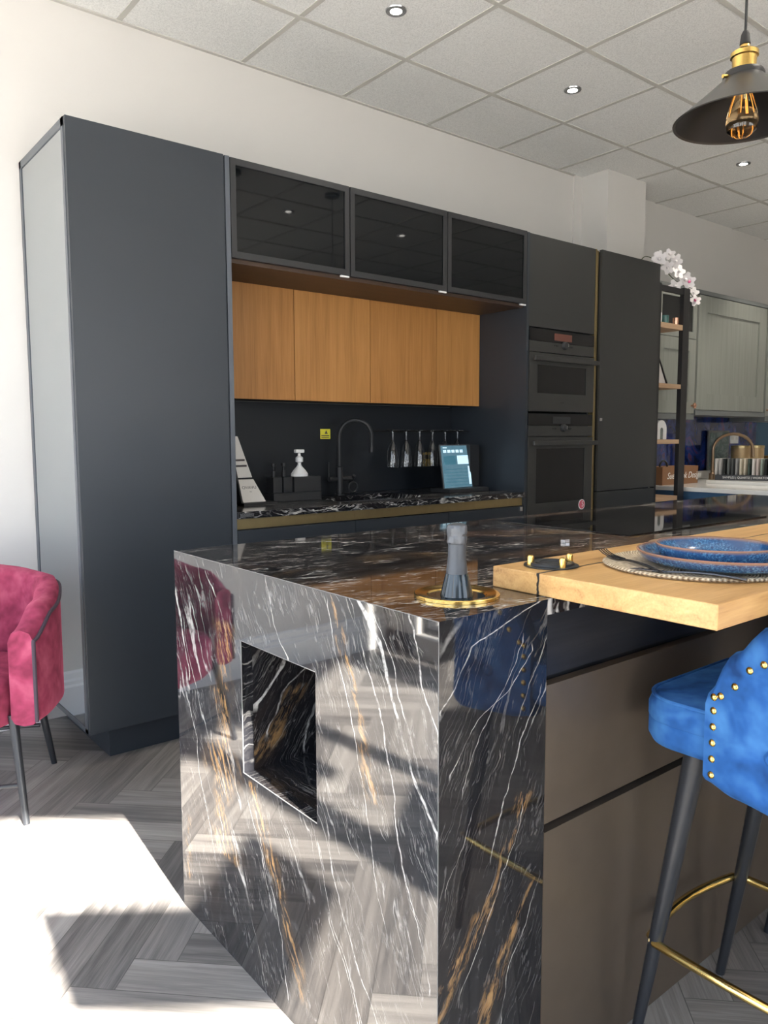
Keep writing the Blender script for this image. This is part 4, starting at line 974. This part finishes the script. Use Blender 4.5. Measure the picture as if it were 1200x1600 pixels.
for c, s, pk in BL_ or [((3.92, 2.16, 2.47), .045, 0), ((4.00, 2.13, 2.475), .045, 0), ((3.98, 2.10, 2.42), .04, 0), ((4.055, 2.10, 2.40), .042, 0), ((4.10, 2.07, 2.33), .045, 1), ((4.045, 2.08, 2.275), .042, 0), ((4.11, 2.06, 2.25), .038, 0), ((4.155, 2.05, 2.29), .036, 1), ((4.21, 1.99, 2.275), .036, 1)]:
    bloom(c, s, pk, (-.6+random.uniform(-.4, .4), -.7, -.05+random.uniform(-.3, .3)))

# ------------------------------------------------------------------ grey display kitchen at the back right
FY = 2.30
def shaker(mb, xa, xb, z0, z1, st=.11):
    mb.box(xa, FY, z0, xa+st, FY+.022, z1).box(xb-st, FY, z0, xb, FY+.022, z1).box(xa+st, FY, z0, xb-st, FY+.022, z0+st).box(xa+st, FY, z1-st, xb-st, FY+.022, z1); return mb
def knob(x, z, par): return obj('knob', MB().lathe((x, FY, z), [(0,0),(.007,0),(.007,.014),(.02,.022),(.022,.032),(.012,.038),(0,.038)], 18, (0,-1,0)), M['copper'], par)
# dresser with glazed upper door
c = thing('glazed_wall_cabinet', 'grey wall cabinet with dark glazed upper door behind the open shelves', 'cabinet', (4.52, 2.45, 1.36))
obj('carcass', MB().box(4.285, FY+.024, 1.36, 4.825, YW-.003, 2.345).box(4.285, FY, 2.315, 4.825, FY+.024, 2.345).box(4.285, FY, 1.36, 4.825, FY+.024, 1.40), M['grey_frame'], c, smooth=0)
ud = MB(); st = .05; xa, xb, z0, z1 = 4.29, 4.82, 1.97, 2.31
ud.box(xa, FY, z0, xa+st, FY+.022, z1).box(xb-st, FY, z0, xb, FY+.022, z1).box(xa+st, FY, z0, xb-st, FY+.022, z0+st).box(xa+st, FY, z1-st, xb-st, FY+.022, z1)
u_ = obj('glazed_door', ud, M['grey_wood'], c, smooth=0)
obj('pane', MB().box(xa+st-.004, FY+.008, z0+st-.004, xb-st+.004, FY+.012, z1-st+.004), M['smoked'], u_)
dd = shaker(MB(), 4.29, 4.82, 1.405, 1.965, .09); dd.box(4.29+.09, FY+.010, 1.495, 4.82-.09, FY+.018, 1.875)
d_ = obj('door', dd, M['grey_wood'], c, smooth=0); knob(4.78, 1.465, d_)
c = thing('shaker_wall_cabinet', 'wide grey shaker wall cabinet above the bronze tap', 'cabinet', (5.4, 2.45, 1.40))
obj('carcass', MB().box(4.835, FY+.024, 1.395, 5.975, YW-.003, 2.345).box(4.835, FY-.004, 2.315, 5.975, FY+.024, 2.345).box(4.835, FY-.004, 1.395, 5.975, FY+.024, 1.432), M['grey_frame'], c, smooth=0)
dd = shaker(MB(), 4.85, 5.955, 1.437, 2.31, .125); dd.box(4.85+.125, FY+.010, 1.437+.125, 5.955-.125, FY+.018, 2.31-.125)
obj('door', dd, M['grey_wood'], c, smooth=0)
c = thing('end_wall_cabinet', 'grey wall cabinet with copper knob cut off by the picture edge', 'cabinet', (6.25, 2.45, 1.36))
obj('carcass', MB().box(5.985, FY+.024, 1.36, 6.55, YW-.003, 2.345).box(5.985, FY-.004, 2.315, 6.55, FY+.024, 2.345).box(5.985, FY-.004, 1.36, 6.55, FY+.024, 1.40), M['grey_frame'], c, smooth=0)
dd = shaker(MB(), 5.99, 6.54, 1.405, 2.31, .09); dd.box(6.08, FY+.01, 1.495, 6.45, FY+.018, 2.22)
d_ = obj('door', dd, M['grey_wood'], c, smooth=0); knob(6.02, 1.455, d_)
tag(obj('glass_splashback', MB().box(4.24, YW-.012, .935, 6.50, YW-.002, 1.395), M['splash'], smooth=0), 'dark blue printed glass splashback under the grey wall cabinets', 'splashback')
tag(obj('blue_wall_panel', MB().box(6.505, YW-.012, .935, 7.09, YW-.002, 1.36), M['teal_wall'], smooth=0), 'plain blue wall panel beyond the printed splashback', 'panel')
CZ = .87
bc = thing('blue_base_cabinet', 'blue painted base cabinet under the white worktop', 'cabinet', (5.6, 1.9, 0))
obj('carcass', MB().box(4.345, 1.22, 0, 7.05, YW-.003, CZ-.031), M['navy_blue'], bc)
obj('end_panel', MB().box(4.33, 1.21, 0, 4.344, 2.59, CZ-.031), M['navy_blue'], bc)
wq = thing('white_worktop', 'white quartz worktop on the blue cabinet', 'worktop', (5.6, 1.9, CZ-.03))
obj('worktop_slab', MB().box(4.315, 1.19, CZ-.03, 7.07, YW-.0015, CZ, .002), M['quartz'], wq, smooth=0)
obj('upstand', MB().box(4.315, YW-.032, CZ+.0003, 7.07, YW-.0015, .934), M['quartz'], wq, smooth=0)
tag(obj('quartz_sample_slab', MB().box(4.86, 1.25, CZ+.0004, 5.75, 2.20, CZ+.024, .001), M['quartz'], smooth=0), 'raised white quartz slab under the tile sample rack', 'slab')
# tap
t = thing('bronze_tap', 'tall bronze swan-neck tap against the blue splashback', 'tap', (5.36, 2.42, CZ))
M['bronze_tap'] = plain('antique_bronze', (.32, .22, .14), .3, .8)
obj('base_column', MB().lathe((5.36, 2.42, CZ+.0006), [(0,0),(.026,0),(.026,.05),(.015,.06),(0,.06)], 20), M['bronze_tap'], t)
pts = [(5.36, 2.42, CZ+.06), (5.36, 2.42, 1.10)] + [(5.36 + .135*(1-cos(pi*k/12)), 2.42 - .10*(1-cos(pi*k/12)), 1.12 + .13*sin(pi*k/12)) for k in range(13)] + [(5.635, 2.217, 1.06)]
obj('spout', MB().tube(pts, .013, 12), M['bronze_tap'], t)
obj('lever', MB().cyl((5.36, 2.40, CZ+.05), (5.30, 2.36, CZ+.10), .006, n=8), M['bronze_tap'], t)
tag(obj('stone_pot', MB().lathe((5.27, 2.22, CZ+.0006), [(0,0),(.055,0),(.065,.05),(.065,.12),(.055,.12),(.055,.05),(.04,.01),(0,.01)], 24), M['pot_grey']), 'speckled grey stone pot on the white worktop beside the tap', 'pot')
sk = thing('wall_socket', 'white wall socket on the blue splashback', 'socket', (6.16, YW-.014, 1.21))
obj('plate', MB().box(6.00, YW-.020, 1.165, 6.15, YW-.0125, 1.255, .001), M['white'], sk)
obj('rocker', MB().box(6.02, YW-.024, 1.20, 6.06, YW-.0202, 1.225).box(6.09, YW-.024, 1.20, 6.13, YW-.0202, 1.225), M['paper'], sk)
pf = thing('propped_print', 'small framed green print propped against the blue splashback', 'picture', (5.75, 2.5, CZ))
obj('border', MB().box(5.57, YW-.048, .9345, 5.925, YW-.035, 1.28), M['grey_frame'], pf)
def print_mat():
    t = NT('green_print'); n = t.noise(t.pos(), 14, 4, .6, 1.); t.P(col=t.ramp(n, [(.35, (.01, .04, .05)), (.5, (.03, .09, .09)), (.62, (.16, .20, .20)), (.7, (.03, .10, .04))]), rough=.3); return t.m
obj('print', MB().box(5.59, YW-.050, .95, 5.905, YW-.0482, 1.262), print_mat(), pf)
# tile sample rack and tiles
rx, ry = 4.97, 2.10
rk = thing('sample_rack', 'black rack of upright tile samples on the white slab', 'rack', (5.1, 1.8, CZ+.024))
rv = Vector((.18, -.42, 0)).normalized(); rw = Vector((rv.y, -rv.x, 0))*-1
o0 = Vector((4.955, 2.18, CZ+.0245))
RL = .92
rk.location = o0 + rv*RL/2 + rw*.09
obj('base', MB().obox(o0 + rv*(RL/2) + rw*.09 + Vector((0,0,.02)), rv, rw, (0,0,1), RL/2, .11, .02, .002), M['black'], rk)
text_mesh('lettering', 'SAMPLES | QUARTZ | WORKTOPS', .022, frame_M(o0 + rv*.22 - rw*.0206 + Vector((0,0,.02)), rv, (0,0,1)), M['paper'], rk)
cols = [('white', (.62,.60,.57)), ('pale grey', (.45,.44,.43)), ('black', (.03,.035,.035)), ('dark grey', (.12,.13,.13)), ('charcoal', (.07,.075,.075)), ('mid grey', (.25,.25,.25)), ('cream', (.60,.54,.42)), ('beige', (.52,.46,.36)), ('dark green', (.05,.07,.06)), ('off-white', (.66,.62,.58)), ('blush', (.55,.46,.42)), ('sage', (.25,.29,.25)), ('near-black', (.02,.02,.02)), ('speckled white', (.60,.58,.55)), ('stone', (.55,.52,.47))]
for k, (nm, cc) in enumerate(cols):
    a = o0 + rv*(.03 + .029*k) + rw*.09 + Vector((0,0,.0403+.062)); d = (rv*.35 + rw*.94).normalized(); n = Vector((d.y, -d.x, 0))
    tag(obj('tile_sample', MB().obox(a, n, d, (0,0,1), .006, .085, .062, .001), plain('sample_' + nm.replace(' ', '_').replace('-', '_'), cc, .25, var=.12, scale=40)), '%s tile sample standing in the black rack' % nm, 'tile sample', 'tile samples in the rack')
a = o0 + rv*(.05 + .029*15+.15) + rw*.07 + Vector((0,0,.0403+.06))
tag(obj('tile_sample', MB().obox(a, rw, rv, (0,0,1), .006, .14, .060, .001), wood('veined_sample', 'Z', [(.42,.36,.30), (.55,.49,.43), (.62,.57,.52)], .6, .3)), 'broad veined beige tile sample facing out of the black rack', 'tile sample', 'tile samples in the rack')
for k, (p, r, h, lb) in enumerate([((5.65, 2.33), .075, .26, 'tall bronze storage jar behind the tile samples, nearer the tap'), ((5.90, 2.33), .075, .26, 'tall bronze storage jar behind the tile samples, farther from the tap'), ((6.06, 2.25), .07, .17, 'short bronze canister at the picture edge behind the tile samples')]):
    b = thing('storage_jar', lb, 'jar', (p[0], p[1], CZ), 'bronze storage jars'); zz = CZ + (.0006)
    obj('body', MB().lathe((p[0], p[1], zz), [(0,0),(r,0),(r,h),(0,h)], 24), M['gold_jar'], b); obj('lid', MB().lathe((p[0], p[1], zz+h), [(0,.0005),(r*1.03,.0005),(r*1.03,.02),(0,.025)], 24), M['brass_dull'], b)
# kraft box with lettering
kb = thing('kraft_gift_box', 'brown handled box with white script lettering on the white worktop', 'box', (4.62, 2.30, CZ))
obj('body', MB().box(4.36, 2.27, CZ+.0006, 4.86, 2.42, CZ+.135), M['kraft'], kb, smooth=0)
text_mesh('lettering', 'Sue Cook Design', .068, frame_M((4.66, 2.2685, CZ+.065), (1,0,0), (0,0,1)), M['script_white'], kb, .35)
obj('handle', MB().tube([(4.42 + .05*cos(pi*k/10), 2.30, CZ+.135 + .045*sin(pi*k/10)) for k in range(11)], .007, 8), M['black'], kb)

# ------------------------------------------------------------------ light
W_ = bpy.data.worlds.new('daylight'); SC.world = W_; W_.use_nodes = True
nt = W_.node_tree; bg = nt.nodes['Background']; bg.inputs['Strength'].default_value = 1.0
tc = nt.nodes.new('ShaderNodeTexCoord'); sx = nt.nodes.new('ShaderNodeSeparateXYZ'); rp = nt.nodes.new('ShaderNodeValToRGB')
nt.links.new(tc.outputs['Generated'], sx.inputs[0]); nt.links.new(sx.outputs['Z'], rp.inputs[0]); nt.links.new(rp.outputs[0], bg.inputs['Color'])
el = rp.color_ramp.elements; el[0].position = 0.; el[0].color = (.80, .86, .92, 1); el[1].position = .6; el[1].color = (.55, .72, 1.0, 1)
WS = 5.0
bg.inputs['Strength'].default_value = WS
S = bpy.data.lights.new('sun', 'SUN'); S.energy = 80.; S.angle = radians(.9); S.color = (1., .95, .87)
so = bpy.data.objects.new('sun', S); COL.objects.link(so)
dirv = Vector((.085, 1., -.70)).normalized(); so.rotation_euler = dirv.to_track_quat('-Z', 'Y').to_euler()
def portal(c, ax, ay, w, h):
    L = bpy.data.lights.new('window_portal', 'AREA'); L.shape = 'RECTANGLE'; L.size = w; L.size_y = h; L.cycles.is_portal = True
    o = bpy.data.objects.new('window_portal', L); COL.objects.link(o); ax, ay = Vector(ax), Vector(ay); az = ax.cross(ay)
    o.matrix_world = Matrix(((ax.x, ay.x, az.x, c[0]), (ax.y, ay.y, az.y, c[1]), (ax.z, ay.z, az.z, c[2]), (0,0,0,1)))
portal((1.6, -3.05, 1.7), (-1,0,0), (0,0,1), 2.2, 2.1)
portal((-2.03, .95, 1.43), (0,1,0), (0,0,1), 2.7, 2.64)       # faces +x... set below
a, b = dp(-1.9), dp(-.06); m_ = (a+b)/2
portal((m_.x, m_.y, 1.4), tuple(-DH), (0,0,1), (b-a).length, 2.7)
for o in [o for o in SC.objects if o.type == 'LIGHT' and o.data.type == 'AREA']:
    z = o.matrix_world.to_3x3() @ Vector((0,0,-1))
    if z.dot(Vector((.5, .5, 1)) - o.matrix_world.translation) < 0:
        o.matrix_world = o.matrix_world @ Matrix.Rotation(pi, 4, 'Y')

# ------------------------------------------------------------------ camera
cam = bpy.data.cameras.new('camera'); cam.sensor_fit = 'HORIZONTAL'; cam.sensor_width = 36.; cam.lens = 36.; cam.clip_start = .02
co = bpy.data.objects.new('camera', cam); COL.objects.link(co); SC.camera = co
yaw, pitch, roll = .6782, -.0967, -.0032
fwd = Vector((sin(yaw)*cos(pitch), cos(yaw)*cos(pitch), sin(pitch))); rt = Vector((cos(yaw), -sin(yaw), 0)); up = rt.cross(fwd)
R_ = rt*cos(roll) + up*sin(roll); U_ = up*cos(roll) - rt*sin(roll)
co.matrix_world = Matrix(((R_.x, U_.x, -fwd.x, -.7948), (R_.y, U_.y, -fwd.y, -.8524), (R_.z, U_.z, -fwd.z, 1.2294), (0,0,0,1)))
SC.view_settings.view_transform = 'Standard'; SC.view_settings.look = 'None'; SC.view_settings.gamma = 1.; SC.view_settings.use_curve_mapping = False
SC.view_settings.exposure = 0.08
SC.cycles.max_bounces = 12; SC.cycles.diffuse_bounces = 6; SC.cycles.glossy_bounces = 6; SC.cycles.transmission_bounces = 10; SC.cycles.sample_clamp_indirect = 6.; SC.cycles.use_denoising = True
SC.cycles.caustics_reflective = True
